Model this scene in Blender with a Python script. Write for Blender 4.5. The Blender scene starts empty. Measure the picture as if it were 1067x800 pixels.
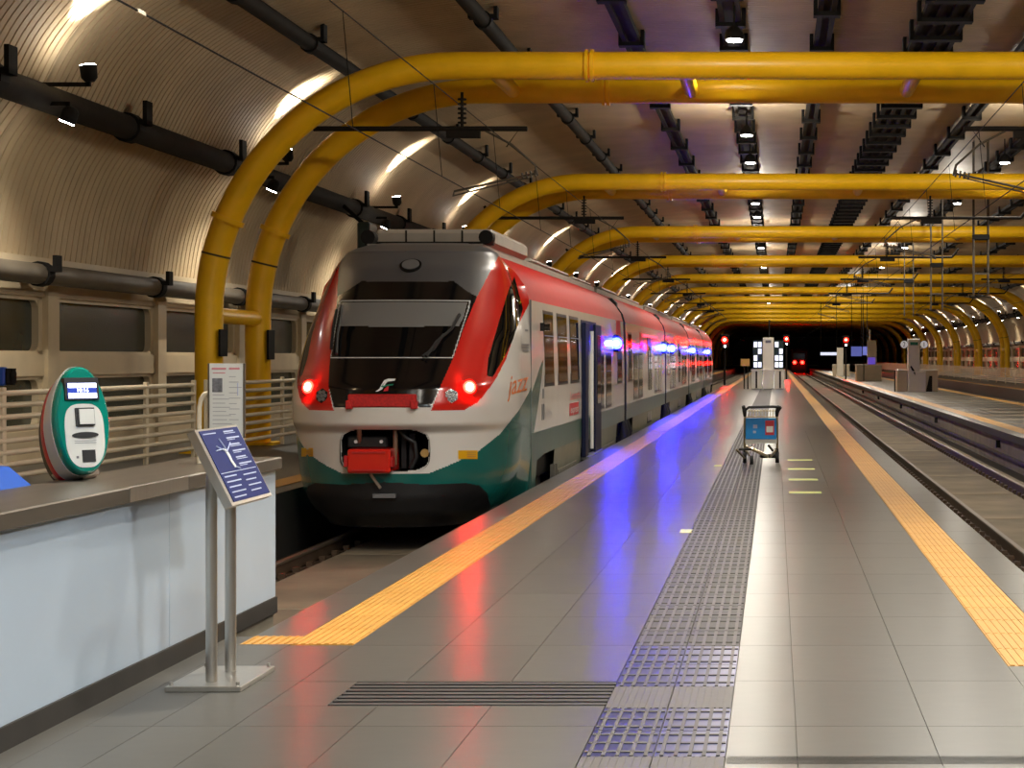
import bpy, math, random
import numpy as np
from mathutils import Vector, Matrix, Euler

random.seed(7)
# ------------------------------------------------------------------ scene, camera, light, exposure
S = bpy.context.scene
COL = S.collection
FPX, VPX, VPY, CH = 1900.0, 808.0, 373.0, 1.75      # focal length (px of 1067), vanishing point, eye height
cam_d = bpy.data.cameras.new('camera')
cam = bpy.data.objects.new('camera', cam_d)
COL.objects.link(cam)
cam_d.sensor_fit = 'HORIZONTAL'
cam_d.sensor_width = 36.0
cam_d.lens = FPX / 1067.0 * 36.0
cam_d.shift_x = -(VPX - 533.5) / 1067.0
cam_d.shift_y = (VPY - 400.0) / 1067.0
cam_d.clip_start, cam_d.clip_end = 0.1, 1500.0
cam.location = (0, 0, CH)
cam.rotation_euler = (math.radians(90), 0, 0)
S.camera = cam
W = bpy.data.worlds.new('World')
S.world = W
W.use_nodes = True
W.node_tree.nodes['Background'].inputs[0].default_value = (1.0, 0.82, 0.60, 1)
W.node_tree.nodes['Background'].inputs[1].default_value = 0.02
S.view_settings.view_transform = 'Standard'
S.view_settings.look = 'None'
S.view_settings.gamma = 1.0
S.view_settings.use_curve_mapping = False
S.view_settings.exposure = 0.5
S.cycles.caustics_reflective = False
S.cycles.caustics_refractive = False

# power of the lamp kinds (used in the lamp builders below)
P_PLATFORM, P_UP, P_DOWN, P_HALL = 760.0, 1500.0, 430.0, 300.0

# ------------------------------------------------------------------ helpers
def at(px, py, Y):
    return Vector(((px - VPX) * Y / FPX, Y, CH - (py - VPY) * Y / FPX))

ORD = ['first', 'second', 'third', 'fourth', 'fifth', 'sixth', 'seventh', 'eighth', 'ninth', 'tenth', 'eleventh',
       'twelfth', 'thirteenth', 'fourteenth', 'fifteenth', 'sixteenth', 'seventeenth', 'eighteenth', 'nineteenth',
       'twentieth']
for a in ('twenty', 'thirty', 'forty', 'fifty', 'sixty'):
    if a != 'twenty':
        ORD.append(a[:-1] + 'ieth')
    for b in ORD[:9]:
        ORD.append(a + '-' + b)

def srgb(r, g, b):
    def f(c):
        c /= 255.0
        return c / 12.92 if c <= 0.04045 else ((c + 0.055) / 1.055) ** 2.4
    return (f(r), f(g), f(b))

MATS = {}
def mat(name, col, rough=0.5, metal=0.0, var=0.0, scale=8.0, bump=0.0, rvar=0.0, emit=0.0, ecol=None, spec=0.5,
        stretch=(1, 1, 1), coat=0.0, obj_var=0.0):
    """Principled material; var = colour variation by noise, obj_var = variation from object to object."""
    if name in MATS:
        return MATS[name]
    m = bpy.data.materials.new(name)
    m.use_nodes = True
    nt = m.node_tree
    b = nt.nodes['Principled BSDF']
    b.inputs['Base Color'].default_value = (*col, 1)
    b.inputs['Roughness'].default_value = rough
    b.inputs['Metallic'].default_value = metal
    b.inputs['Specular IOR Level'].default_value = spec
    if coat:
        b.inputs['Coat Weight'].default_value = coat
        b.inputs['Coat Roughness'].default_value = 0.08
    if emit:
        b.inputs['Emission Color'].default_value = (*(ecol or col), 1)
        b.inputs['Emission Strength'].default_value = emit
    if var or bump or rvar:
        tc = nt.nodes.new('ShaderNodeTexCoord')
        mp = nt.nodes.new('ShaderNodeMapping')
        mp.inputs['Scale'].default_value = stretch
        nz = nt.nodes.new('ShaderNodeTexNoise')
        nz.inputs['Scale'].default_value = scale
        nz.inputs['Detail'].default_value = 5
        nt.links.new(tc.outputs['Object'], mp.inputs['Vector'])
        nt.links.new(mp.outputs['Vector'], nz.inputs['Vector'])
        if var:
            rp = nt.nodes.new('ShaderNodeMapRange')
            rp.inputs[1].default_value, rp.inputs[2].default_value = 0.25, 0.75
            rp.inputs[3].default_value, rp.inputs[4].default_value = 1 - var, 1 + var
            nt.links.new(nz.outputs['Fac'], rp.inputs[0])
            mx = nt.nodes.new('ShaderNodeMix')
            mx.data_type = 'RGBA'
            mx.blend_type = 'MULTIPLY'
            mx.inputs[0].default_value = 1
            mx.inputs[6].default_value = (*col, 1)
            nt.links.new(rp.outputs[0], mx.inputs[7])
            out = mx.outputs[2]
            if obj_var:
                oi = nt.nodes.new('ShaderNodeObjectInfo')
                r2 = nt.nodes.new('ShaderNodeMapRange')
                r2.inputs[3].default_value, r2.inputs[4].default_value = 1 - obj_var, 1 + obj_var
                nt.links.new(oi.outputs['Random'], r2.inputs[0])
                m2 = nt.nodes.new('ShaderNodeMix')
                m2.data_type = 'RGBA'
                m2.blend_type = 'MULTIPLY'
                m2.inputs[0].default_value = 1
                nt.links.new(out, m2.inputs[6])
                nt.links.new(r2.outputs[0], m2.inputs[7])
                out = m2.outputs[2]
            nt.links.new(out, b.inputs['Base Color'])
        if rvar:
            rr = nt.nodes.new('ShaderNodeMapRange')
            rr.inputs[1].default_value, rr.inputs[2].default_value = 0.3, 0.7
            rr.inputs[3].default_value, rr.inputs[4].default_value = rough - rvar, rough + rvar
            nt.links.new(nz.outputs['Fac'], rr.inputs[0])
            nt.links.new(rr.outputs[0], b.inputs['Roughness'])
        if bump:
            bp = nt.nodes.new('ShaderNodeBump')
            bp.inputs['Strength'].default_value = bump
            bp.inputs['Distance'].default_value = 0.01
            nt.links.new(nz.outputs['Fac'], bp.inputs['Height'])
            nt.links.new(bp.outputs['Normal'], b.inputs['Normal'])
    MATS[name] = m
    return m

def M(n):
    return MATS[n]

def tag(o, label=None, cat=None, group=None, kind=None):
    if label:
        o['label'] = label
    if cat:
        o['category'] = cat
    if group:
        o['group'] = group
    if kind:
        o['kind'] = kind
    return o

def empty(name, loc, label=None, cat=None, group=None, kind=None):
    o = bpy.data.objects.new(name, None)
    o.empty_display_size = 0.1
    COL.objects.link(o)
    o.location = loc
    return tag(o, label, cat, group, kind)

def wloc(o):
    v = Vector((0, 0, 0))
    while o is not None:
        v = v + o.location
        o = o.parent
    return v

class MB:
    """collects shapes; build() links them as one mesh object"""
    def __init__(self):
        self.v, self.f = [], []
    def add(self, v, f):
        n = len(self.v)
        self.v += [tuple(p) for p in v]
        self.f += [tuple(i + n for i in q) for q in f]
        return self
    def box(self, x0, x1, y0, y1, z0, z1, bev=0.0):
        if bev <= 0:
            v = [(x, y, z) for z in (z0, z1) for y in (y0, y1) for x in (x0, x1)]
            return self.add(v, [(0, 2, 3, 1), (4, 5, 7, 6), (0, 1, 5, 4), (2, 6, 7, 3), (0, 4, 6, 2), (1, 3, 7, 5)])
        b = min(bev, (x1 - x0) / 2.01, (y1 - y0) / 2.01, (z1 - z0) / 2.01)
        v, idx = [], {}
        for sx in (0, 1):
            for sy in (0, 1):
                for sz in (0, 1):
                    cx, cy, cz = (x0, x1)[sx], (y0, y1)[sy], (z0, z1)[sz]
                    dx, dy, dz = b * (1 - 2 * sx), b * (1 - 2 * sy), b * (1 - 2 * sz)
                    idx[(sx, sy, sz, 0)] = len(v); v.append((cx, cy + dy, cz + dz))
                    idx[(sx, sy, sz, 1)] = len(v); v.append((cx + dx, cy, cz + dz))
                    idx[(sx, sy, sz, 2)] = len(v); v.append((cx + dx, cy + dy, cz))
        f = []
        I = idx
        for s in (0, 1):
            f.append([I[(s, 0, 0, 0)], I[(s, 1, 0, 0)], I[(s, 1, 1, 0)], I[(s, 0, 1, 0)]])
            f.append([I[(0, s, 0, 1)], I[(1, s, 0, 1)], I[(1, s, 1, 1)], I[(0, s, 1, 1)]])
            f.append([I[(0, 0, s, 2)], I[(1, 0, s, 2)], I[(1, 1, s, 2)], I[(0, 1, s, 2)]])
        for a_ in (0, 1):
            for b_ in (0, 1):
                f.append([I[(0, a_, b_, 1)], I[(1, a_, b_, 1)], I[(1, a_, b_, 2)], I[(0, a_, b_, 2)]])
                f.append([I[(a_, 0, b_, 0)], I[(a_, 1, b_, 0)], I[(a_, 1, b_, 2)], I[(a_, 0, b_, 2)]])
                f.append([I[(a_, b_, 0, 0)], I[(a_, b_, 1, 0)], I[(a_, b_, 1, 1)], I[(a_, b_, 0, 1)]])
                for c_ in (0, 1):
                    f.append([I[(a_, b_, c_, 0)], I[(a_, b_, c_, 1)], I[(a_, b_, c_, 2)]])
        cen = Vector(((x0 + x1) / 2, (y0 + y1) / 2, (z0 + z1) / 2))
        out = []
        for q in f:                       # orient outwards
            p = [Vector(v[i]) for i in q]
            n = (p[1] - p[0]).cross(p[2] - p[0])
            c = sum(p, Vector()) / len(p)
            out.append(tuple(q) if n.dot(c - cen) >= 0 else tuple(reversed(q)))
        return self.add(v, out)
    def tube(self, pts, r, n=10, caps=True, rs=None):
        pts = [Vector(p) for p in pts]
        rings, up = [], None
        for i, p in enumerate(pts):
            d = (pts[min(i + 1, len(pts) - 1)] - pts[max(i - 1, 0)]).normalized()
            if up is None:
                a = Vector((0, 0, 1)) if abs(d.z) < 0.9 else Vector((1, 0, 0))
                up = (a - d * a.dot(d)).normalized()
            else:
                up = (up - d * up.dot(d)).normalized()
            s = d.cross(up)
            rr = rs[i] if rs else r
            rings.append([p + (up * math.cos(2 * math.pi * k / n) + s * math.sin(2 * math.pi * k / n)) * rr for k in range(n)])
        v = [q for ring in rings for q in ring]
        f = []
        for i in range(len(rings) - 1):
            for k in range(n):
                k2 = (k + 1) % n
                f.append((i * n + k, i * n + k2, (i + 1) * n + k2, (i + 1) * n + k))
        if caps:
            f.append(tuple(reversed(range(n))))
            f.append(tuple((len(rings) - 1) * n + k for k in range(n)))
        return self.add(v, f)
    def prism(self, poly, fn0, fn1):
        """polygon (list of 2-D points), two maps to 3-D: front and back faces plus sides"""
        n = len(poly)
        v = [fn0(*p) for p in poly] + [fn1(*p) for p in poly]
        f = [tuple(range(n)), tuple(reversed(range(n, 2 * n)))]
        f += [(i, i + n, (i + 1) % n + n, (i + 1) % n) for i in range(n)]
        return self.add(v, f)
    def disc(self, c, nrm, r, h, n=16):
        c, nrm = Vector(c), Vector(nrm).normalized()
        return self.tube([c, c + nrm * h], r, n)
    def mesh(self, name, off=Vector((0, 0, 0))):
        me = bpy.data.meshes.new(name)
        me.from_pydata([tuple(Vector(p) - off) for p in self.v] if off.length else self.v, [], self.f)
        me.update()
        return me
    def build(self, name, m, parent=None, smooth=False, label=None, cat=None, group=None, kind=None, origin=None):
        off = wloc(parent) if parent is not None else Vector(origin or (0, 0, 0))
        me = self.mesh(name, off)
        if isinstance(m, str):
            m = M(m)
        me.materials.append(m)
        if smooth:
            me.polygons.foreach_set('use_smooth', [True] * len(me.polygons))
            try:
                me.set_sharp_from_angle(angle=math.radians(40))
            except Exception:
                pass
        o = bpy.data.objects.new(name, me)
        COL.objects.link(o)
        if parent is not None:
            o.parent = parent
        elif origin:
            o.location = origin
        return tag(o, label, cat, group, kind)

def place(name, me, parent, loc, rz=0.0):
    """a copy of a piece: an object that shares the mesh"""
    o = bpy.data.objects.new(name, me)
    COL.objects.link(o)
    o.parent = parent
    o.location = loc
    o.rotation_euler[2] = rz
    return o

def copy_tree(o, parent=None):
    c = o.copy()
    COL.objects.link(c)
    c.parent = parent
    for ch in list(o.children):
        copy_tree(ch, c)
    return c

def text_poly(s, size=1.0, shear=0.0, align='LEFT', ext=0.0):
    cu = bpy.data.curves.new('t', 'FONT')
    cu.body, cu.size, cu.shear, cu.align_x, cu.extrude = s, size, shear, align, ext
    cu.resolution_u = 3
    o = bpy.data.objects.new('t', cu)
    COL.objects.link(o)
    dg = bpy.context.evaluated_depsgraph_get()
    me = bpy.data.meshes.new_from_object(o.evaluated_get(dg))
    v = [tuple(x.co) for x in me.vertices]
    f = [tuple(p.vertices) for p in me.polygons]
    bpy.data.objects.remove(o)
    bpy.data.curves.remove(cu)
    bpy.data.meshes.remove(me)
    return v, f

def lamp(name, kind, loc, power, color, parent, size=0.15, spot=None, blend=0.5, aim=None):
    d = bpy.data.lights.new(name, kind)
    d.energy, d.color = power, color
    if kind in ('POINT', 'SPOT'):
        d.shadow_soft_size = size
    if kind == 'SPOT':
        d.spot_size, d.spot_blend = math.radians(spot), blend
    if kind == 'AREA':
        d.shape, d.size = 'DISK', size
    o = bpy.data.objects.new(name, d)
    COL.objects.link(o)
    o.parent = parent
    o.location = Vector(loc) - wloc(parent)
    if aim is not None:
        o.rotation_euler = Vector(aim).to_track_quat('-Z', 'Y').to_euler()
    return o

# ------------------------------------------------------------------ materials
mat('floor_tile', srgb(84, 81, 75), 0.33, var=0.09, scale=5.0, stretch=(1, 2, 1), obj_var=0.05, spec=0.42)
_b = M('floor_tile').node_tree.nodes['Principled BSDF']          # brushed stone: the sheen is drawn out along the platform
_b.inputs['Anisotropic'].default_value = 0.6
_t = M('floor_tile').node_tree.nodes.new('ShaderNodeCombineXYZ')
_t.inputs[1].default_value = 1.0
M('floor_tile').node_tree.links.new(_t.outputs[0], _b.inputs['Tangent'])
mat('joint', srgb(112, 107, 99), 0.7)
mat('tactile', srgb(56, 53, 50), 0.55, var=0.15, scale=20, obj_var=0.05)
mat('tactile_bar', srgb(78, 74, 69), 0.5, var=0.12, scale=20, obj_var=0.05)
mat('tactile_blue_reflection', srgb(32, 37, 92), 0.3, var=0.1, scale=20)  # blue reflection of the train lamps put into the base colour
mat('yellow_tile', srgb(194, 145, 70), 0.45, var=0.1, scale=14, obj_var=0.05)
mat('concrete', srgb(138, 128, 110), 0.8, var=0.25, scale=1.6, bump=0.3)
mat('track_slab', srgb(112, 100, 82), 0.85, var=0.35, scale=1.1, bump=0.4)
mat('dark_bed', srgb(48, 42, 35), 0.9, var=0.3, scale=2.0)
mat('rail_steel', srgb(90, 72, 56), 0.5, 0.6, var=0.2, scale=6)
mat('rail_top', srgb(104, 92, 78), 0.45, 0.7)
mat('ceiling_panel', srgb(198, 176, 143), 0.6, var=0.14, scale=0.7, obj_var=0.12, spec=0.3)
mat('wall_panel', srgb(186, 166, 134), 0.55, var=0.14, scale=0.9, obj_var=0.06, spec=0.3)
mat('wall_frame', srgb(196, 178, 146), 0.5, var=0.08, scale=2)
mat('dark_duct', srgb(34, 30, 26), 0.8, spec=0.2, var=0.25, scale=3)
mat('pipe_grey', srgb(86, 78, 66), 0.5, var=0.25, scale=2)
mat('black_metal', srgb(22, 20, 18), 0.75, spec=0.2)
mat('yellow_paint', srgb(250, 194, 18), 0.38, var=0.08, scale=2.5, rvar=0.06)
mat('weld', srgb(70, 55, 20), 0.7)
mat('window_glass', srgb(60, 66, 58), 0.22, var=0.3, scale=1.5)
mat('white_wall', srgb(176, 190, 204), 0.4, var=0.05, scale=1.3)
mat('wall_back_paint', srgb(120, 110, 95), 0.8, var=0.1, scale=1)
mat('stainless', srgb(112, 104, 93), 0.38, 0.7, var=0.12, scale=10, stretch=(1, 0.1, 1))
mat('steel_post', srgb(200, 194, 184), 0.28, 0.92, var=0.06, scale=30, stretch=(1, 1, 0.1))
mat('base_dark', srgb(46, 42, 38), 0.6, var=0.2, scale=4)
mat('rail_white', srgb(226, 212, 184), 0.45, var=0.06, scale=5)
mat('train_white', srgb(222, 218, 212), 0.22, var=0.02, scale=3, coat=0.4)
mat('train_red', srgb(206, 34, 24), 0.2, var=0.04, scale=3, coat=0.6)
mat('train_roof_red', srgb(186, 26, 18), 0.5, var=0.05, scale=3, spec=0.08)
mat('train_teal', srgb(18, 98, 92), 0.25, var=0.05, scale=3, coat=0.4)
mat('train_teal_grey', srgb(58, 90, 82), 0.35, var=0.08, scale=3)
mat('train_black', srgb(14, 14, 15), 0.14, coat=0.3)
mat('train_grey', srgb(78, 78, 80), 0.35, var=0.06, scale=4)
mat('train_skirt', srgb(22, 22, 24), 0.5, var=0.3, scale=12)
mat('train_glass', srgb(12, 13, 14), 0.05)
mat('blind', srgb(120, 120, 118), 0.25)
mat('seal', srgb(190, 190, 188), 0.4)
mat('under', srgb(20, 18, 17), 0.7, var=0.3, scale=6)
mat('under_box', srgb(112, 108, 98), 0.6, var=0.25, scale=5)
mat('roof_grey', srgb(150, 142, 130), 0.5, var=0.12, scale=3)
mat('door_blue', srgb(22, 28, 58), 0.6, spec=0.2)
mat('decal_orange', srgb(222, 116, 40), 0.4)
mat('decal_red', srgb(196, 40, 52), 0.4)
mat('decal_grey', srgb(112, 112, 114), 0.4)
mat('decal_white', srgb(232, 232, 232), 0.4)
mat('decal_green', srgb(10, 120, 90), 0.4)
mat('sticker_yellow', srgb(236, 178, 20), 0.5)
mat('bumper_red', srgb(186, 28, 26), 0.55, var=0.3, scale=40)
mat('lamp_clear', srgb(112, 112, 112), 0.3, 0.2)
mat('number_glow', (1, 1, 1), 0.4, emit=0.16, ecol=(1, 1, 1))  # glow put into the number discs so they show white
mat('red_lamp', (1, 0.03, 0.02), 0.3, emit=330, ecol=(1, 0.0009, 0.0005))
mat('red_core', (1, 0.3, 0.2), 0.3, emit=30, ecol=(1, 0.3, 0.16))
mat('blue_core', (0.6, 0.7, 1), 0.3, emit=30, ecol=(0.5, 0.6, 1))
mat('lower_panel', srgb(118, 120, 106), 0.5, var=0.12, scale=2)
mat('red_signal', (1, 0.03, 0.02), 0.3, emit=600, ecol=(1, 0.0004, 0.0002))
mat('blue_lamp', (0.05, 0.08, 1), 0.3, emit=760, ecol=(0.0006, 0.0009, 1))
mat('white_lamp', (1, 1, 1), 0.3, emit=60, ecol=(1, 0.95, 0.86))
mat('cool_lamp', (1, 1, 1), 0.3, emit=45, ecol=(0.86, 0.93, 1))
mat('screen_lit', (1, 1, 1), 0.3, emit=2.2, ecol=(0.9, 0.95, 1))
mat('screen_blue', srgb(20, 40, 120), 0.3, emit=0.6, ecol=srgb(24, 60, 180))
mat('board_lit', (1, 1, 1), 0.3, emit=0.7, ecol=(0.72, 0.78, 1))
mat('validator_green', srgb(0, 132, 116), 0.16, coat=0.6)
mat('validator_white', srgb(226, 226, 220), 0.3)
mat('validator_red', srgb(204, 16, 44), 0.3)
mat('validator_black', srgb(22, 22, 24), 0.45)
mat('board_blue', srgb(20, 32, 92), 0.6, spec=0.2, var=0.06, scale=10)
mat('board_mark', srgb(168, 178, 206), 0.5)
mat('notice_white', srgb(216, 216, 210), 0.5)
mat('notice_pink', srgb(206, 128, 136), 0.5)
mat('notice_grey', srgb(112, 112, 116), 0.5, var=0.5, scale=40)
mat('notice_line', srgb(160, 160, 162), 0.5)
mat('blue_plastic', srgb(18, 76, 168), 0.4)
mat('trolley_tube', srgb(176, 162, 132), 0.3, 0.9)
mat('trolley_blue', srgb(16, 134, 212), 0.35)
mat('rubber', srgb(26, 25, 25), 0.7)
mat('tape_green', srgb(196, 206, 108), 0.5)
mat('kiosk_white', srgb(236, 229, 212), 0.5, var=0.04, scale=3)
mat('kiosk_beige', srgb(196, 180, 152), 0.55, var=0.06, scale=3)
mat('sign_green', srgb(26, 120, 84), 0.4)
mat('sign_purple', srgb(96, 70, 170), 0.4, emit=0.5, ecol=srgb(96, 70, 190))
mat('dark_green', srgb(18, 44, 38), 0.4)
mat('far_dark', srgb(30, 24, 20), 0.8)
mat('ceramic', srgb(120, 92, 74), 0.4)
mat('amber', srgb(206, 160, 80), 0.4)

# ------------------------------------------------------------------ platforms and tracks
Y0, YEND = -16.0, 470.0
PL, PR = -3.28, 2.03            # edges of the central platform
LP = -6.45                      # edge of the left platform
Q0, Q1 = 5.40, 9.80             # second platform
R0 = 13.40                      # right-hand platform
STRIP_A, STRIP_B = (-2.967, -2.573), (1.321, 1.708)
PATH = (-0.857, -0.218)

def struct_box(name, x0, x1, y0, y1, z0, z1, m, label):
    return MB().box(x0, x1, y0, y1, z0, z1).build(name, m, kind='structure', label=label, cat='floor')

slab = empty('floor_platform', (0, 0, 0), 'grey tiled central station platform between the two tracks', 'floor', kind='structure')
MB().box(PL, PR, Y0, YEND, -1.2, -0.014).build('platform_slab', 'joint', slab)
YT = 44.0                        # tiles are single pieces up to here
xcols = [(PL, STRIP_A[0])] + [(STRIP_A[1] + i * (PATH[0] - STRIP_A[1]) / 3, STRIP_A[1] + (i + 1) * (PATH[0] - STRIP_A[1]) / 3) for i in range(3)]
xcols += [(PATH[1], 0.096), (0.096, 0.72), (0.72, STRIP_B[0]), (STRIP_B[1], PR)]
strip_y = (11.15, 10.36)         # where the yellow strips start
rows = [7.45 + 1.22 * i for i in range(31)]
rows = [r for r in rows if r < YT]
GR = (9.18, 9.86)                # floor drain
g = 0.0018
tcache = {}
def tile_mesh(w, d):
    k = (round(w, 3), round(d, 3))
    if k not in tcache:
        b = MB().box(0, w, 0, d, -0.014, 0.0)
        me = b.mesh('floor_tile')
        me.materials.append(M('floor_tile'))
        tcache[k] = me
    return tcache[k]
def lay(x0, x1, y0, y1):
    if x1 - x0 > 0.02 and y1 - y0 > 0.02:
        place('floor_tile', tile_mesh(x1 - x0 - 2 * g, y1 - y0 - 2 * g), slab, (x0 + g, y0 + g, 0))
drainL = (-2.26, PATH[0])
for c, (a, b) in enumerate(xcols):
    for i, r in enumerate(rows):
        e = rows[i + 1] if i + 1 < len(rows) else YT
        if c in (1, 2, 3) and r < GR[1] and e > GR[0]:
            x0 = max(a, drainL[0])
            lay(a, b, r, GR[0]); lay(a, b, GR[1], e)
            if a < drainL[0]:
                lay(a, min(b, drainL[0]), GR[0], GR[1])
            continue
        lay(a, b, r, e)
for sx, sy in ((STRIP_A, strip_y[0]), (STRIP_B, strip_y[1])):     # grey where the yellow strip has not begun
    y = 7.45
    while y < sy - 0.05:
        lay(sx[0], sx[1], y, min(y + 1.22, sy)); y += 1.22
MB().box(PL, STRIP_A[0] - 0, YT, YEND, -0.014, 0).box(STRIP_A[1], PATH[0], YT, YEND, -0.014, 0)\
    .box(PATH[1], STRIP_B[0], YT, YEND, -0.014, 0).box(STRIP_B[1], PR, YT, YEND, -0.014, 0)\
    .box(PL, PATH[0], Y0, 7.45, -0.014, 0).box(PATH[1], PR, Y0, 7.45, -0.014, 0).build('distant_paving', 'floor_tile', slab, kind='stuff')
MB().box(-3.47, PL, Y0, 11.47, -0.3, 0.0).build('wall_side_paving', 'floor_tile', slab)
# yellow ribbed edge strips
def ribbed(w, d, n, m, name, gap=0.004, hb=0.006, cross=0, bar=None, frac=0.28):
    b = MB().box(gap, w - gap, gap, d - gap, -0.014, 0.0)
    p = (w - 2 * gap) / n
    for i in range(n):
        b.box(gap + p * (i + 0.5 - frac), gap + p * (i + 0.5 + frac), gap * 2, d - gap * 2, 0.0, hb)
    for i in range(cross):
        q = d * (i + 0.5) / cross
        b.box(gap * 2, w - gap * 2, q - 0.014, q + 0.014, 0.0, hb)
    me = b.mesh(name)
    me.materials.append(M(m))
    if bar:
        me.materials.append(M(bar))
        for k, p_ in enumerate(me.polygons):
            p_.material_index = 1 if k >= 6 else 0
    return me
for nm, (sx, sy) in (('left', (STRIP_A, strip_y[0])), ('right', (STRIP_B, strip_y[1]))):
    root = empty('tactile_strip', (sx[0], sy, 0), 'yellow ribbed tactile strip along the %s edge of the central platform' % (
        'train side' if nm == 'left' else 'empty-track'), 'floor strip')
    me = ribbed(sx[1] - sx[0], 0.6, 8, 'yellow_tile', 'yellow_tile')
    for i in range(int((YT - sy) / 0.6)):
        place('yellow_tile', me, root, (0, i * 0.6, 0))
    MB().box(sx[0], sx[1], sy + int((YT - sy) / 0.6) * 0.6, YEND, -0.014, 0.004).build('distant_strip', 'yellow_tile', root)
    if nm == 'left':
        b = MB()
        for i in range(6):
            for j in range(9):
                b.disc((PL + 0.03 + i * 0.05, sy + 0.02 + j * 0.035, 0), (0, 0, 1), 0.011, 0.006, 8)
        b.box(PL + 0.005, STRIP_A[0], sy, sy + 0.32, -0.01, 0.001)
        b.build('dotted_tile', 'yellow_tile', root)
# tactile guide path: two tiles wide
path = empty('tactile_path', (PATH[0], 7.4, 0), 'dark grey tactile guide path of ribbed tiles down the platform', 'floor path')
pw = (PATH[1] - PATH[0]) / 2
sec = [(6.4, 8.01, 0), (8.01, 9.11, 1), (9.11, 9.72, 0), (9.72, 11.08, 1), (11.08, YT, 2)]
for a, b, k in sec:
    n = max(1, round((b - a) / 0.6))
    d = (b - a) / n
    me = ribbed(pw, d, (9, 5, 5)[k], ('tactile_bar', 'tactile_blue_reflection', 'tactile')[k], 'guide_tile', hb=(0.003, 0.005, 0.005)[k], cross=(0, 3, 2)[k], bar='tactile_bar', frac=(0.28, 0.14, 0.16)[k])
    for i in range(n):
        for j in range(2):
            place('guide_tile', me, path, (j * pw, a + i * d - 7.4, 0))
MB().box(PATH[0], PATH[1], YT, YEND, -0.014, 0.003).build('distant_path', 'tactile', path)
# floor drains
def drain(x0, x1, y0, y1, label):
    r = empty('floor_drain', (x0, y0, 0), label, 'drain')
    MB().box(x0, x1, y0, y1, -0.013, -0.008).build('drain_tray', 'black_metal', r)
    n = 7
    p = (y1 - y0) / n
    for i in range(n):
        MB().box(x0, x1, y0 + p * (i + 0.28), y0 + p * (i + 0.86), -0.008, 0.0).build('drain_bar', 'base_dark', r)
drain(drainL[0], drainL[1], GR[0], GR[1], 'long slotted dark floor drain left of the tactile path')
drain(PATH[1] + 0.005, 2.0, 7.86, 8.02, 'slotted floor drain right of the tactile path at bottom edge of view')
# tape marks
for i, (x, y) in enumerate(((833.5, 479.2), (835, 488.6), (837, 499.6), (839, 513))):
    Y = CH * FPX / (y - VPY)
    X = (x - VPX) * Y / FPX
    MB().box(X - 0.21, X + 0.21, Y - 0.17, Y + 0.17, 0.0, 0.002).build('floor_mark', 'tape_green', label='%s pale yellow-green tape mark right of the trolley, counted from the far end' % ORD[i],
        cat='floor mark', group='tape marks right of the trolley')
for i, (x, y) in enumerate(((748, 485), (715, 553))):
    Y = CH * FPX / (y - VPY)
    X = (x - VPX) * Y / FPX
    MB().box(X - 0.06, X + 0.06, Y - 0.22, Y + 0.16, 0.0, 0.002).build('floor_mark', 'tape_green', label=('small yellow-green square on the floor just left of the trolley',
        'small yellow-green square beside the tactile path, nearer the camera')[i], cat='floor mark', group='squares left of the path')

# left platform, second platform, right platform
lpf = empty('floor_left', (LP, 0, 0), 'far left platform behind the train, grey with yellow edge', 'floor', kind='structure')
MB().box(-12.6, LP, Y0, YEND, -1.2, -0.004).build('platform_slab', 'floor_tile', lpf)
MB().box(LP - 0.7, LP - 0.3, Y0, YEND, -0.01, 0.004).build('yellow_edge', 'yellow_tile', lpf)
p2 = empty('floor_right', (Q0, 0, 0), 'second platform to the right, grey with yellow edges', 'floor', kind='structure')
MB().box(Q0, Q1, Y0, YEND, -0.16, 0.0).build('platform_slab', 'floor_tile', p2)
MB().box(Q0 + 0.12, Q1 - 0.12, Y0, YEND, -0.95, -0.16).build('platform_face', 'concrete', p2)
MB().box(Q0 + 0.05, Q0 + 0.12, Y0, YEND, -0.62, -0.55).build('cable_ledge', 'pipe_grey', p2)
MB().box(Q0 + 0.32, Q0 + 0.72, Y0, YEND, -0.004, 0.004).build('yellow_edge', 'yellow_tile', p2)
MB().box(Q1 - 0.72, Q1 - 0.32, Y0, YEND, -0.004, 0.004).build('yellow_edge', 'yellow_tile', p2)
bb = MB()
bb.box(0, 0.12, -0.06, 0.06, -0.09, 0.09)
kme = bb.mesh('edge_bracket'); kme.materials.append(M('black_metal'))
for i in range(6):
    place('edge_bracket', kme, p2, (0.02, 27.5 + i * 17.3, -0.36))
dk = MB()
for i in range(40):
    dk.box(Q0 + 0.75, Q1 - 0.75, 30 + i * 3.6, 30.9 + i * 3.6, -0.003, 0.0015)
dk.build('dark_paving_band', 'concrete', p2)
p3 = empty('floor_far_right', (R0, 0, 0), 'outermost right platform before the railing', 'floor', kind='structure')
MB().box(R0, 23.4, Y0, YEND, -1.2, 0.0).build('platform_slab', 'floor_tile', p3)
MB().box(R0 + 0.3, R0 + 0.7, Y0, YEND, -0.004, 0.004).build('yellow_edge', 'yellow_tile', p3)

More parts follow.
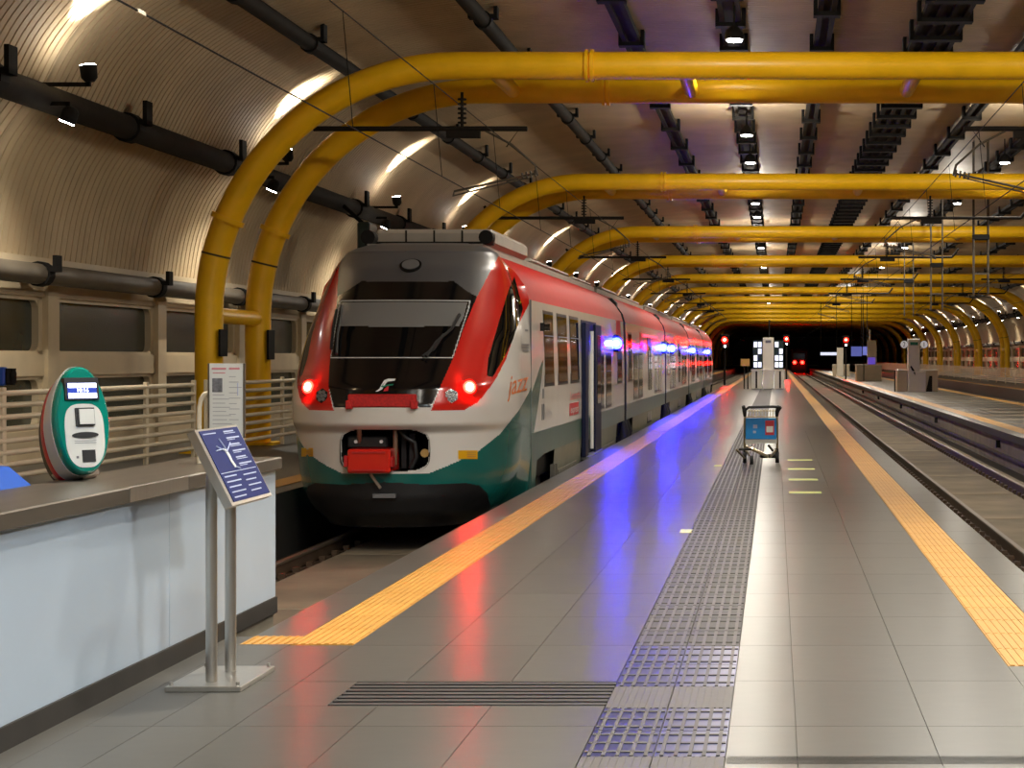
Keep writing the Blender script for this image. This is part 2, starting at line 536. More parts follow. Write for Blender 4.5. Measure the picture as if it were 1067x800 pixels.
def track(xc, lx, rx, word, clips_from, clips_to, rails_lab):
    bed = empty('floor_track_' + word, (xc, 0, 0), 'track bed of concrete slabs with dark gutters, %s track' % word, 'track bed', kind='structure')
    MB().box(lx, rx, Y0, YEND, -1.15, -0.86).build('gutter', 'dark_bed', bed)
    n = 0
    y = 12.8
    sm = MB().box(-0.6, 0.6, 0.02, 4.98, -0.86, -0.70, 0.01).mesh('track_slab')
    sm.materials.append(M('track_slab'))
    while y < 100 and n < 18:
        place('track_slab', sm, bed, (0, y, 0)); y += 5.0; n += 1
    MB().box(xc - 0.6, xc + 0.6, Y0, 12.78, -0.86, -0.70).box(xc - 0.6, xc + 0.6, y, YEND, -0.86, -0.70).build('distant_slab', 'track_slab', bed)
    MB().box(xc - 1.25, xc - 0.95, Y0, YEND, -0.86, -0.74).box(xc + 0.95, xc + 1.25, Y0, YEND, -0.86, -0.74).build('side_slab', 'track_slab', bed)
    for s in (-1, 1):
        X = xc + s * 0.7535
        r = empty('rail', (X, 12.5, -0.74), rails_lab[(s + 1) // 2], 'rail')
        MB().box(X - 0.036, X + 0.036, Y0, YEND, -0.59, -0.551, 0.008).build('rail_head', 'rail_top', r)
        MB().box(X - 0.010, X + 0.010, Y0, YEND, -0.72, -0.585).box(X - 0.07, X + 0.07, Y0, YEND, -0.74, -0.72).build('rail_web', 'rail_steel', r)
        cb = MB().box(-0.14, 0.14, -0.08, 0.08, -0.02, 0.02).box(-0.12, -0.05, -0.05, 0.05, 0.02, 0.075).box(0.05, 0.12, -0.05, 0.05, 0.02, 0.075)
        cme = cb.mesh('rail_clip'); cme.materials.append(M('rail_steel'))
        y = clips_from
        while y < clips_to:
            place('rail_clip', cme, r, (0, y - 12.5, 0)); y += 0.62
        MB().box(X - 0.16, X + 0.16, Y0, YEND, -0.86, -0.74).build('rail_bed', 'dark_bed', r)
XT1, XT2, XT3 = -4.865, 3.715, 11.6
track(XT1, LP, PL, 'left', 13.0, 30, ('left rail of the track under the train', 'right rail of the train track, beside the central platform'))
track(XT2, PR, Q0 + 0.12, 'middle', 13.0, 60, ('near rail of the empty track, under the platform edge', 'far rail of the empty track with dark clips'))
track(XT3, Q1 - 0.12, R0, 'right', 75, 100, ('near rail of the track beyond the second platform', 'far rail of the track beyond the second platform'))

# ------------------------------------------------------------------ vault and walls
HC = 5.40                        # hall axis
ARCH0, PITCH, PAIR = 33.8, 22.3, 3.2
NB = 21                          # bays; the first starts before the camera
YB0 = ARCH0 - 2 * PITCH - 6.0
z = lambda h: CH + h
half = [(-11.15, 4.12), (-10.75, 4.85), (-10.05, 5.6), (-8.95, 6.22), (-7.4, 6.68), (-5.85, 6.95), (-3.15, 7.1), (-0.9, 7.15), (1.05, 7.18), (3.45, 7.2), (5.7, 7.2), (8.0, 7.18), (10.9, 7.14)]
mir = [(2 * HC - x, h) for x, h in half[:7]][::-1]
strips = [half[0:4], half[3:6], half[5:7], half[6:8], half[7:9], half[8:10], half[9:11], half[10:12], half[11:13],
          [half[12], mir[0]], mir[0:2], mir[1:4], mir[3:7]]
wallL = [(-12.25, 1.62), (-12.1, 2.5), (-11.8, 3.3), (-11.3, 4.0)]
wallR = [(2 * HC - x, h) for x, h in wallL][::-1]

def corrugated(profile, length, mname, period=0.2, groove=0.04, depth=0.035, thick=0.08):
    """panel whose grooves run along the arc; extruded along Y"""
    pr = []
    P_ = [np.array(p) for p in profile]
    for i in range(len(P_) - 1):                        # Catmull-Rom through the given points
        n = 5 if len(P_) > 2 else 1
        a, b, c, d = P_[max(i - 1, 0)], P_[i], P_[i + 1], P_[min(i + 2, len(P_) - 1)]
        for k in range(n):
            t = k / n
            q = 0.5 * (2 * b + (c - a) * t + (2 * a - 5 * b + 4 * c - d) * t * t + (3 * b - a - 3 * c + d) * t ** 3)
            pr.append((float(q[0]), float(q[1])))
    pr.append(tuple(profile[-1]))
    # trim a little so that neighbouring panels leave a joint
    def trim(a, b):
        L = math.hypot(b[0] - a[0], b[1] - a[1])
        return (a[0] + (b[0] - a[0]) * 0.02 / L, a[1] + (b[1] - a[1]) * 0.02 / L)
    pr[0], pr[-1] = trim(pr[0], pr[1]), trim(pr[-1], pr[-2])
    nrm = []
    for i in range(len(pr)):
        a, b = pr[max(i - 1, 0)], pr[min(i + 1, len(pr) - 1)]
        dx, dz = b[0] - a[0], b[1] - a[1]
        L = math.hypot(dx, dz)
        nrm.append((dz / L, -dx / L))
    ys = []
    y = 0.02
    while y < length - period:
        ys += [(y, 0), (y + period - groove, 0), (y + period - groove, depth), (y + period, depth)]
        y += period
    ys += [(y, 0), (length - 0.02, 0)]
    # inward normal (towards the hall) is nrm for profiles running left to right: (dz,-dx)
    v, f = [], []
    for yy, d in ys:
        for (x, h), (nx, nz) in zip(pr, nrm):
            v.append((x - nx * d, yy, z(h) - nz * d))
    m = len(pr)
    for i in range(len(ys) - 1):
        for j in range(m - 1):
            f.append((i * m + j, i * m + j + 1, (i + 1) * m + j + 1, (i + 1) * m + j))
    b = MB().add(v, f)
    vb = []
    for yy in (0.02, length - 0.02):
        for (x, h), (nx, nz) in zip(pr, nrm):
            vb.append((x - nx * thick, yy, z(h) - nz * thick))
    b.add(vb, [(j, m + j, m + j + 1, j + 1) for j in range(m - 1)])
    me = b.mesh('panel')
    me.materials.append(M(mname))
    return me

ceil = empty('ceiling', (0, 0, 0), 'brown ribbed barrel-vault ceiling of panels', 'ceiling', kind='structure')
for st in strips:
    me = corrugated(st, PITCH, 'ceiling_panel')
    for b in range(NB):
        place('ceiling_panel', me, ceil, (0, YB0 + b * PITCH, 0))
wl = empty('wall_left', (-12.2, 0, 0), 'left station wall with ribbed upper panels and window band', 'wall', kind='structure')
wr = empty('wall_right', (2 * HC + 12.2, 0, 0), 'right station wall with ribbed upper panels and window band', 'wall', kind='structure')
for prof, root in ((wallL, wl), (wallR, wr)):
    me = corrugated(prof, PITCH / 2, 'wall_panel', period=0.24)
    for b in range(2 * NB):
        place('wall_panel', me, root, (-root.location.x, YB0 + b * PITCH / 2, 0))
for s, root in ((1, wl), (-1, wr)):
    X = lambda x: x if s > 0 else 2 * HC - x
    def bx(b, x0, x1, *r):
        a, c = sorted((X(x0), X(x1)))
        return b.box(a, c, *r)
    b = MB(); bx(b, -12.75, -12.45, Y0, YEND, -0.3, 4.2); b.build('wall_core', 'wall_frame', root)
    b = MB(); bx(b, -12.35, -12.12, Y0, YEND, z(1.52), z(1.66)); b.build('panel_ledge', 'wall_frame', root)
    b = MB(); bx(b, -12.2, -11.2, Y0, YEND, z(3.98), z(4.2)); b.build('pipe_shelf', 'dark_duct', root)

# windows of the side walls
WP = 5.46
def window(yc, side, n, label):
    X = (lambda x: x) if side < 0 else (lambda x: 2 * HC - x)
    root = empty('window_%d' % n, (X(-12.2), yc, 0), label, 'window', 'windows of the %s wall' % ('left' if side < 0 else 'right'), kind='structure')
    return root
def window_parts(side):
    s = 1 if side < 0 else -1
    out = []
    h = WP / 2
    def bx(b, x0, x1, *r):
        a, c = sorted((s * x0, s * x1))
        return b.box(a, c, *r)
    fr = MB()
    bx(fr, -0.25, 0.0, -h, -h + 0.48, 0, z(1.5))                      # pilaster
    bx(fr, -0.25, -0.06, -h + 0.48, h, z(1.02), z(1.5))               # head
    bx(fr, -0.25, -0.06, -h + 0.48, h, z(-0.30), z(0.06))             # transom
    bx(fr, -0.25, -0.06, -h + 0.48, h, 0, 0.55)                       # sill
    fm = fr.mesh('window_frame'); fm.materials.append(M('wall_frame'))
    out.append(('window_frame', fm))
    for z0, z1 in ((z(0.06), z(1.02)), (0.55, z(-0.30))):
        ir = MB()
        y0, y1 = -h + 0.48, h
        w = 0.16
        bx(ir, -0.25, -0.10, y0, y0 + w, z0, z1); bx(ir, -0.25, -0.10, y1 - w, y1, z0, z1)
        bx(ir, -0.25, -0.10, y0, y1, z0, z0 + 0.06); bx(ir, -0.25, -0.10, y0, y1, z1 - 0.06, z1)
        for cy, sy in ((y0 + w, 1), (y1 - w, -1)):                      # rounded corners
            for cz, sz in ((z0 + 0.06, 1), (z1 - 0.06, -1)):
                poly = [(0, 0)] + [(0.16 - 0.16 * math.sin(t), 0.16 - 0.16 * math.cos(t)) for t in [i * math.pi / 2 / 5 for i in range(6)]]
                ir.prism(poly, lambda u, w_, cy=cy, sy=sy, cz=cz, sz=sz: (s * -0.11, cy + sy * u, cz + sz * w_),
                         lambda u, w_, cy=cy, sy=sy, cz=cz, sz=sz: (s * -0.24, cy + sy * u, cz + sz * w_))
        im = ir.mesh('sash'); im.materials.append(M('wall_frame'))
        out.append(('sash', im))
        pn = MB(); bx(pn, -0.235, -0.215, y0 + w * 0.5, y1 - w * 0.5, z0 + 0.03, z1 - 0.03)
        pm = pn.mesh('pane'); pm.materials.append(M('window_glass'))
        out.append(('pane', pm))
    return out
wpl, wpr = window_parts(-1), window_parts(1)
nw = 0
yfirst = 12.2 * 1900 / (808 - 62) - 0.48 + WP / 2     # window whose left edge shows at px 62
for i in range(-7, 9):
    nw += 1
    r = window(yfirst + i * WP, -1, nw, 'band of dark glass in the left wall, window %s of the train nose' % ('short' if i < 4 else 'level or beyond'))
    for nme, me in wpl:
        place(nme, me, r, (0, 0, 0))
for i in range(40):
    nw += 1
    r = window(120 + i * WP, 1, nw, 'dark window band unit in the far right wall')
    for nme, me in wpr:
        place(nme, me, r, (0, 0, 0))
wb = MB().box(-13, 24, Y0 - 0.3, Y0, -1.2, 9.2).build('wall_back', 'wall_back_paint', kind='structure', label='end wall of the hall behind the camera', cat='wall')
we = MB().box(-13, 24, YEND - 6, YEND - 5.7, -1.2, 9.2).build('wall_end', 'far_dark', kind='structure', label='dark far end of the hall', cat='wall')

# ------------------------------------------------------------------ longitudinal pipes and cable ducts
YD0, YD1 = YB0 + 0.5, YEND - 10
def pipe_run(name, X, h, r, m, label, cat, group, br_pitch, br_mesh, n_single=22, ystart=None):
    root = empty(name, (X, 30, z(h)), label, cat, group)
    MB().tube([(X, YD0, z(h)), (X, YD1, z(h))], r, 14).build('pipe', m, root, smooth=True)
    y = ystart if ystart is not None else 20.0
    rest = MB()
    k = 0
    while y < 260:
        if k < n_single:
            place('bracket', br_mesh, root, (0, y - 30, 0))
        else:
            for vv, ff in ((br_mesh.vertices, br_mesh.polygons),):
                rest.add([(p.co.x + X, p.co.y + y, p.co.z + z(h)) for p in vv], [tuple(q.vertices) for q in ff])
        k += 1
        y += br_pitch
    if rest.v:
        rest.build('distant_brackets', 'black_metal', root, kind='stuff')
    return root
def bracket_mesh(r, up, w=0.26, flare=0.14):
    b = MB()
    n = 14
    b.tube([(0, -w / 2, 0), (0, w / 2, 0)], r + 0.035, n)
    b.box(-r - flare, r + flare, -w / 2, w / 2, r * 0.2, r * 0.2 + 0.08)
    b.box(-r - flare, -r - flare + 0.07, -w / 2, w / 2, r * 0.2, up)
    b.box(r + flare - 0.07, r + flare, -w / 2, w / 2, r * 0.2, up)
    me = b.mesh('bracket'); me.materials.append(M('black_metal'))
    return me
bm16, bm22 = bracket_mesh(0.15, 0.42), bracket_mesh(0.22, 0.45, 0.3)
GP = 'pipes running the length of the vault'
pipe_run('ceiling_pipe', -8.85, 5.98, 0.15, 'dark_duct', 'dark pipe along the vault above the train, second from the left wall', 'pipe', GP, 4.9, bm16)
pipe_run('ceiling_pipe', -5.8, 6.7, 0.15, 'dark_duct', 'grey-brown pipe along the vault, third from the left wall', 'pipe', GP, 4.9, bm16, ystart=21.5)
pipe_run('ceiling_pipe', 2 * HC + 8.85, 5.98, 0.15, 'dark_duct', 'dark pipe along the right haunch of the vault', 'pipe', GP, 4.9, bm16)
pipe_run('ceiling_pipe', 2 * HC + 5.8, 6.7, 0.15, 'dark_duct', 'dark pipe along the vault right of the second platform', 'pipe', GP, 4.9, bm16)
for s, lab in ((1, 'left'), (-1, 'right')):
    X = -11.05 if s > 0 else 2 * HC + 11.05
    pipe_run('wall_pipe', X, 3.93, 0.21, 'dark_duct', 'thick black pipe on brackets where the %s wall meets the vault' % lab, 'pipe', None, 5.575, bm22)
    X = -11.9 if s > 0 else 2 * HC + 11.9
    pipe_run('window_pipe', X, 1.36, 0.17, 'pipe_grey', 'brown pipe on brackets just above the %s wall windows' % lab, 'pipe', None, WP, bracket_mesh(0.17, 0.3, 0.22), ystart=18.6)

def cable_duct(X, h, hw, label, pitch=4.9, n_single=24, rails=2, ystart=20.0):
    root = empty('cable_duct', (X, 30, z(h)), label, 'cable duct', 'cable ducts under the vault')
    b = MB()
    for i in range(rails):
        x = X - hw + 2 * hw * i / (rails - 1)
        b.box(x - 0.05, x + 0.05, YD0, YD1, z(h) - 0.06, z(h) + 0.06)
    b.build('duct_rail', 'dark_duct', root)
    MB().box(X - hw, X + hw, YD0, YD1, z(h) + 0.02, z(h) + 0.035).build('duct_tray', 'dark_duct', root)
    bm = MB()
    bm.box(-hw - 0.14, hw + 0.14, -0.16, 0.16, -0.14, -0.06)
    bm.box(-hw - 0.14, -hw - 0.06, -0.16, 0.16, -0.14, 0.34)
    bm.box(hw + 0.06, hw + 0.14, -0.16, 0.16, -0.14, 0.34)
    me = bm.mesh('bracket'); me.materials.append(M('black_metal'))
    y, k, rest = ystart, 0, MB()
    while y < 240:
        if k < n_single:
            place('bracket', me, root, (0, y - 30, 0))
        else:
            rest.add([(p.co.x + X, p.co.y + y, p.co.z + z(h)) for p in me.vertices], [tuple(q.vertices) for q in me.polygons])
        k += 1; y += pitch
    rest.build('distant_brackets', 'black_metal', root, kind='stuff')
cable_duct(-3.12, 6.9, 0.14, 'narrow dark cable duct left of the central lamp row')
cable_duct(-0.92, 6.92, 0.17, 'dark cable duct above the central lamp row', pitch=2.9)
cable_duct(1.03, 6.95, 0.13, 'narrow dark cable duct just right of the central lamp row', pitch=4.1)
cable_duct(3.42, 6.9, 0.42, 'wide ladder-like cable duct in the middle of the vault', pitch=2.1, rails=4, n_single=30)
cable_duct(5.62, 6.95, 0.13, 'narrow dark cable duct right of the wide ladder duct', pitch=4.6)
cable_duct(7.95, 6.95, 0.16, 'dark cable duct above the second platform lamp row', pitch=3.6)
cable_duct(10.8, 6.92, 0.16, 'dark cable duct right of the second platform lamp row', pitch=4.4)
cable_duct(13.9, 6.85, 0.16, 'outermost dark cable duct on the right of the vault', pitch=4.4)

# ------------------------------------------------------------------ yellow tubular arches
RAD, HB, XL = 4.6, 5.42, -10.5
XR = 2 * HC - XL
RP = 0.255
def arch_pts():
    pts = [(XL, 0), (XL, z(HB - RAD))]
    n = 22
    for i in range(1, n + 1):
        t = i / n * math.pi / 2
        pts.append((XL + RAD - RAD * math.cos(t), z(HB - RAD) + RAD * math.sin(t)))
    rgt = [(2 * HC - x, h) for x, h in pts][::-1]
    return pts + rgt
AP = arch_pts()
def arc_point(t):
    return (XL + RAD - RAD * math.cos(t), z(HB - RAD) + RAD * math.sin(t))
def make_arch():
    root = empty('yellow_arch', (XL, ARCH0, 0))
    for dy in (0, PAIR):
        Y = ARCH0 + dy
        MB().tube([(x, Y, h) for x, h in AP], RP, 24).build('arch_pipe', 'yellow_paint', root, smooth=True)
        for s in (1, -1):
            fx = lambda x: x if s > 0 else 2 * HC - x
            MB().tube([(fx(-3.42), Y, z(HB)), (fx(-3.36), Y, z(HB))], RP + 0.05, 24).tube([(fx(-3.52), Y, z(HB)), (fx(-3.46), Y, z(HB))], RP + 0.05, 24)\
                .build('flange', 'yellow_paint', root, smooth=True)
            x0, h0 = arc_point(0.38); x1, h1 = arc_point(0.40)
            MB().tube([(fx(x0 - 0.0), Y, h0), (fx(x1), Y, h1)], RP + 0.055, 24).build('flange', 'yellow_paint', root, smooth=True)
            x0, h0 = arc_point(0.235); x1, h1 = arc_point(0.243)
            MB().tube([(fx(x0), Y, h0), (fx(x1), Y, h1)], RP + 0.008, 24).build('weld_seam', 'weld', root)
            MB().box(fx(XL) - 0.42, fx(XL) + 0.42, Y - 0.42, Y + 0.42, 0, 0.05).build('base_plate', 'yellow_paint', root)
    for s in (1, -1):
        X = XL if s > 0 else XR
        MB().tube([(X, ARCH0 + RP * 0.9, 2.55), (X, ARCH0 + PAIR - RP * 0.9, 2.55)], 0.15, 16).build('cross_tube', 'yellow_paint', root, smooth=True)
    for x in (-5.3, -1.7, 2.65, 8.1, 12.4, 16.0):
        MB().tube([(x, ARCH0 + RP * 0.8, z(HB) - 0.02), (x, ARCH0 + PAIR - RP * 0.8, z(HB) - 0.02)], 0.15, 14).build('cross_tube', 'yellow_paint', root, smooth=True)
    return root
arch = make_arch()
arches = []
for i in range(-2, 19):
    o = arch if i == 0 else copy_tree(arch)
    o.location = (XL, ARCH0 + i * PITCH, 0)
    if i >= 0:
        lab = '%s pair of yellow tubular arches from the camera spanning the hall' % ORD[i]
    else:
        lab = 'pair of yellow tubular arches overhead, %s the camera' % ('just in front of' if i == -1 else 'behind')
    tag(o, lab, 'arch', 'yellow tubular arches')
    arches.append(o)
for i, (dy, zz0, zz1) in enumerate(((0, 1.78, 2.28), (PAIR, 1.72, 2.32))):
    Y = ARCH0 + dy
    MB().box(XL + RP - 0.01, XL + RP + 0.03, Y - 0.24, Y + 0.2, zz0, zz1).build('column_plate', 'black_metal', arch)

# ------------------------------------------------------------------ lamps of the hall
WARM, NEUT, COOL = (1.0, 0.83, 0.62), (1.0, 0.93, 0.80), (0.86, 0.94, 1.0)
def pendant(X, Y, h, label, power, group, color=NEUT, wide=True, cone=132):
    r = empty('ceiling_lamp', (X, Y, z(h)), label, 'lamp', group)
    MB().tube([(X, Y, z(h)), (X, Y, z(h) + 0.07), (X, Y, z(h) + 0.2), (X, Y, z(h) + 0.26)], 0.16, 16, rs=[0.19, 0.2, 0.13, 0.07]).build('lamp_housing', 'black_metal', r, smooth=True)
    MB().disc((X, Y, z(h) - 0.012), (0, 0, -1), 0.15, 0.02, 16).build('lamp_lens', 'white_lamp', r)
    MB().tube([(X, Y, z(h) + 0.25), (X, Y, z(6.95))], 0.022, 6).build('lamp_rod', 'black_metal', r)
    if power:
        if wide:
            lamp('lamp_light', 'POINT', (X, Y, z(h) - 0.2), power * 0.9, color, r, 0.16)
        else:
            lamp('lamp_light', 'SPOT', (X, Y, z(h) - 0.06), power * (1 if cone < 150 else 0.8), color, r, 0.16, min(cone, 136), 0.4, (0, 0, -1))
            if cone > 150:
                lamp('lamp_glow', 'POINT', (X, Y, z(h) - 0.2), power * 0.42, color, r, 0.16)
offs = []
for k in range(-2, 14):
    offs += [ARCH0 + k * PITCH - 5.4, ARCH0 + k * PITCH + 1.7]
offs = [y for y in offs if y > -14]
for row, (X, nm, lim) in enumerate(((-0.80, 'central platform', 24), (7.27, 'second platform', 24))):
    seen = 0
    for y in offs[:lim]:
        near = y < 33
        if near:
            lab = 'lamp above the %s at %s, high over the camera side' % (nm, '%d metres' % round(abs(y)))
            lab = '%s lamp over the %s near the camera end' % (ORD[int((y + 14) // 6)], nm)
        else:
            lab = '%s visible ceiling lamp in the row above the %s' % (ORD[seen], nm); seen += 1
        pendant(X, y, 6.2, lab, P_PLATFORM, 'lamps above the ' + nm, wide=((y - ARCH0) % PITCH) > 5 and row == 2, cone=174 if ((y - ARCH0) % PITCH) > 5 else 120)
# lamps on the big wall pipes: one washes the vault, one washes the wall
ups = []
for k in range(-2, 14):
    ups += [ARCH0 + k * PITCH - 6.4, ARCH0 + k * PITCH + 4.75]
ups = [y for y in ups if y > -14]
def wall_lamp(Y, s, up, label, power):
    X = (lambda x: x) if s > 0 else (lambda x: 2 * HC - x)
    h = 4.31 if up else 3.62
    x = -10.32 if up else -10.62
    p = Vector((X(x), Y, z(h)))
    r = empty('wall_lamp', p, label, 'lamp', ('up' if up else 'down') + 'lights on the %s wall pipe' % ('left' if s > 0 else 'right'))
    d = Vector((s * -0.12, 0, 1)) if up else Vector((s * -0.42, 0, -1))
    d.normalize()
    MB().tube([p - d * 0.16, p - d * 0.1, p + d * 0.08], 0.12, 12, rs=[0.07, 0.12, 0.13]).build('lamp_housing', 'black_metal', r, smooth=True)
    MB().disc(p + d * 0.08, d, 0.115, 0.015, 12).build('lamp_lens', 'white_lamp', r)
    MB().box(*sorted((X(x), X(-11.05))), Y - 0.03, Y + 0.03, z(h) - 0.03 - (0.2 if up else -0.2), z(h) + 0.03 - (0.2 if up else -0.2)).box(X(x) - 0.03, X(x) + 0.03, Y - 0.03, Y + 0.03, z(h) - 0.23 if up else z(h), z(h) if up else z(h) + 0.23).build('lamp_arm', 'black_metal', r)
    if power:
        aim = Vector((s * 0.12, 0.0, 1)) if up else Vector((s * -0.12, 0, -1))
        lamp('lamp_light', 'SPOT', p + d * 0.12, power, (1, 0.93, 0.80), r, 0.05, 58 if up else 130, 1.0, aim)
cnt = {}
for s in (1, -1):
    for y in ups[:24] if s > 0 else ups[6:28]:
        for up in (True, False):
            k = (s, up); cnt[k] = cnt.get(k, 0) + 1
            wall_lamp(y, s, up, '%s %s on the thick %s wall pipe, from the camera end' % (ORD[cnt[k] - 1], 'uplight washing the vault' if up else 'downlight washing the wall panels', 'left' if s > 0 else 'right'),
                      (P_UP if up else P_DOWN))
# unseen concourse lamps near the camera; last two added to light the train front
for i, (X, Y, h) in enumerate(((0.2, 3.0, 4.6), (4.3, 6.5, 4.6), (-1.6, -3.0, 4.6), (4.5, -3.0, 4.6), (-2.2, 12.2, 5.0), (2.0, 17.0, 5.0))):
    p = (X, Y, z(h))
    r = empty('unseen_hall_lamp', p, '%s unseen square lamp hanging near the camera' % ORD[i], 'lamp', 'concourse lamps')
    MB().box(X - 0.35, X + 0.35, Y - 0.35, Y + 0.35, z(h), z(h) + 0.1, 0.01).build('lamp_housing', 'black_metal', r)
    MB().box(X - 0.3, X + 0.3, Y - 0.3, Y + 0.3, z(h) - 0.015, z(h)).build('lamp_lens', 'cool_lamp', r)
    MB().tube([(X, Y, z(h) + 0.1), (X, Y, z(6.95))], 0.02, 6).build('lamp_rod', 'black_metal', r)
    lamp('lamp_light', 'AREA', (X, Y, z(h) - 0.05), P_HALL * (0.62 if i < 4 else 0.9), COOL if i < 4 else NEUT, r, 0.5, aim=(0, 0, -1))

# ------------------------------------------------------------------ the train
XS = 1.475
YSEAM = 25.3
CARS = [YSEAM, 41.2, 56.3, 71.4, 86.2, 97.9]     # joints; the last one is the seam of the rear cab
train = empty('train', (XT1, 22.5, -0.55), 'red, white and teal electric train at the platform with red tail lamps and black windscreen', 'train')
ZK = lambda tab, zz: np.interp(zz, [a for a, b in tab], [b for a, b in tab])
T_YF = [(-.38, 22.95), (-.2, 22.75), (0, 22.68), (.55, 22.66), (.84, 22.64), (.90, 22.5), (1.15, 22.47), (1.41, 22.55), (1.75, 22.93), (2.5, 23.75), (2.97, 24.25), (3.2, 24.62), (3.3, 24.95), (3.34, 25.2)]
T_HC = [(-.38, 1.0), (-.2, 1.2), (0, 1.33), (.3, 1.43), (.8, 1.47), (1.4, 1.475), (2.05, 1.42), (2.68, 1.29), (3.0, 1.17), (3.15, 1.07), (3.25, .95), (3.32, .72), (3.34, .55)]
T_HB = [(-.38, 1.40), (.0, 1.45), (.4, 1.475), (1.6, 1.475), (2.56, 1.445), (2.75, 1.39), (2.95, 1.25), (3.1, 1.08), (3.22, .85), (3.3, .62), (3.34, .45)]
T_D = [(-.38, 1.5), (.3, 1.85), (1.4, 1.85), (2.05, 1.5), (2.68, 1.15), (3.0, .85), (3.2, .55), (3.3, .28), (3.34, .08)]
NZ, NT, NS = 300, 340, 26
zs = np.concatenate([np.linspace(-.38, 3.2, NZ - 40), np.linspace(3.2, 3.34, 41)[1:]])
def sm(a, k=5):
    p = np.pad(a, k, mode='edge')
    return np.convolve(p, np.ones(2 * k + 1) / (2 * k + 1), mode='valid')
yf, hc, hb, dd = sm(ZK(T_YF, zs), 3), sm(ZK(T_HC, zs), 6), ZK(T_HB, zs), sm(ZK(T_D, zs), 6)
tt = np.linspace(-math.pi / 2, math.pi / 2, NT)
GX = np.zeros((len(zs), NT + 2 * NS)); GY = GX.copy(); GZ = GX.copy()
for i in range(len(zs)):
    sx = np.sign(np.sin(tt)) * np.abs(np.sin(tt)) ** (2 / 2.45)
    cy = np.abs(np.cos(tt)) ** (2 / 2.15)
    x = hc[i] * sx
    y = yf[i] + dd[i] * (1 - cy)
    w = np.linspace(1, 0, NS, endpoint=False)          # from the seam forward to the shoulder
    ys_ = yf[i] + dd[i]
    sxs = hc[i] + (hb[i] - hc[i]) * w ** 1.2
    sys = ys_ + (YSEAM - ys_) * w
    GX[i] = np.concatenate([-sxs, x, sxs[::-1]]) + XT1
    GY[i] = np.concatenate([sys, y, sys[::-1]])
    GZ[i] = zs[i]
def proj(X, Y, Z):
    return VPX + X * FPX / Y, VPY - (Z - CH) * FPX / Y
def pip(poly, px, py):
    c = np.zeros(px.shape, bool)
    n = len(poly)
    for i in range(n):
        x0, y0 = poly[i]; x1, y1 = poly[(i + 1) % n]
        if y0 == y1:
            continue
        cond = ((y0 > py) != (y1 > py)) & (px < (x1 - x0) * (py - y0) / (y1 - y0) + x0)
        c ^= cond
    return c
def seg_dist(poly, px, py):
    d = np.full(px.shape, 1e9)
    for i in range(len(poly) - 1):
        (x0, y0), (x1, y1) = poly[i], poly[i + 1]
        L = (x1 - x0) ** 2 + (y1 - y0) ** 2
        t = np.clip(((px - x0) * (x1 - x0) + (py - y0) * (y1 - y0)) / L, 0, 1)
        d = np.minimum(d, np.hypot(px - x0 - t * (x1 - x0), py - y0 - t * (y1 - y0)))
    return d
FX = (GX[:-1, :-1] + GX[1:, 1:]) / 2; FY = (GY[:-1, :-1] + GY[1:, 1:]) / 2; FZ = (GZ[:-1, :-1] + GZ[1:, 1:]) / 2
MX = XT1 + np.abs(FX - XT1)                              # the livery is symmetric: the right half is measured
px, py = proj(MX, FY, FZ)
zone = np.full(px.shape, 'white', dtype=object)
teal = [(380, 493), (447, 493), (467, 485), (496, 472), (521, 452), (541, 427), (552, 407), (556, 396), (600, 396), (600, 560), (380, 560)]
zone[pip(teal, px, py)] = 'teal'
skirt = [(380, 501), (440, 504.5), (485, 503), (500, 506), (508, 514), (511, 527), (511, 560), (380, 560)]
zone[pip(skirt, px, py)] = 'skirt'
red = [(449, 428), (461, 397.4), (471.5, 374.7), (484, 339.6), (496, 308.7), (508.6, 287), (520, 266), (524, 240), (600, 240), (600, 311.5), (554, 311.5), (546, 327), (537.5, 344), (527, 375), (516, 396), (507, 408), (498, 419), (484, 427)]
zone[pip(red, px, py)] = 'red'
mask = [(380, 424), (449, 424), (461, 397.4), (471.5, 374.7), (484, 339.6), (497, 309), (486, 303), (473, 293), (380, 293)]
zone[pip(mask, px, py)] = 'mask'
fair = [(380, 293), (473, 293), (486, 303), (497, 309), (508.6, 287), (520, 266), (524, 200), (380, 200)]
zone[pip(fair, px, py)] = 'fairing'
zone[(FZ > 3.27) & (FY > 24.6)] = 'fairing'
wsl = [(380, 312.5), (490, 313), (488, 322), (471.5, 372.5), (380, 372.5)]
zone[pip(wsl, px, py)] = 'glass'
bl = [(380, 314.5), (487, 315), (483, 331), (478, 340), (380, 340)]
zone[pip(bl, px, py)] = 'blind'
edge = [(380, 312.5), (490, 313), (488, 322), (471.5, 372.5), (380, 372.5)]
zone[(seg_dist(edge, px, py) < 0.62) & (FY < 24.6)] = 'seal'
sw = [(536, 288), (540, 303), (545, 322), (534, 355), (524, 375), (513, 393), (507, 391), (509, 373), (521, 331), (530, 302)]
zone[pip(sw, px, py) & (FZ > 1.4)] = 'sidewin'
hx, hz = np.abs(FX - XT1) / 0.545, np.abs(FZ - 0.605) / 0.265
hatch = (hx ** 4 + hz ** 4 < 1) & (FY < 24)
zone[hatch] = 'hole'
rim = (((np.abs(FX - XT1)) / 0.57) ** 4 + (np.abs(FZ - 0.605) / 0.29) ** 4 < 1) & (FY < 24) & ~hatch
zone[rim & (zone == 'teal')] = 'white'
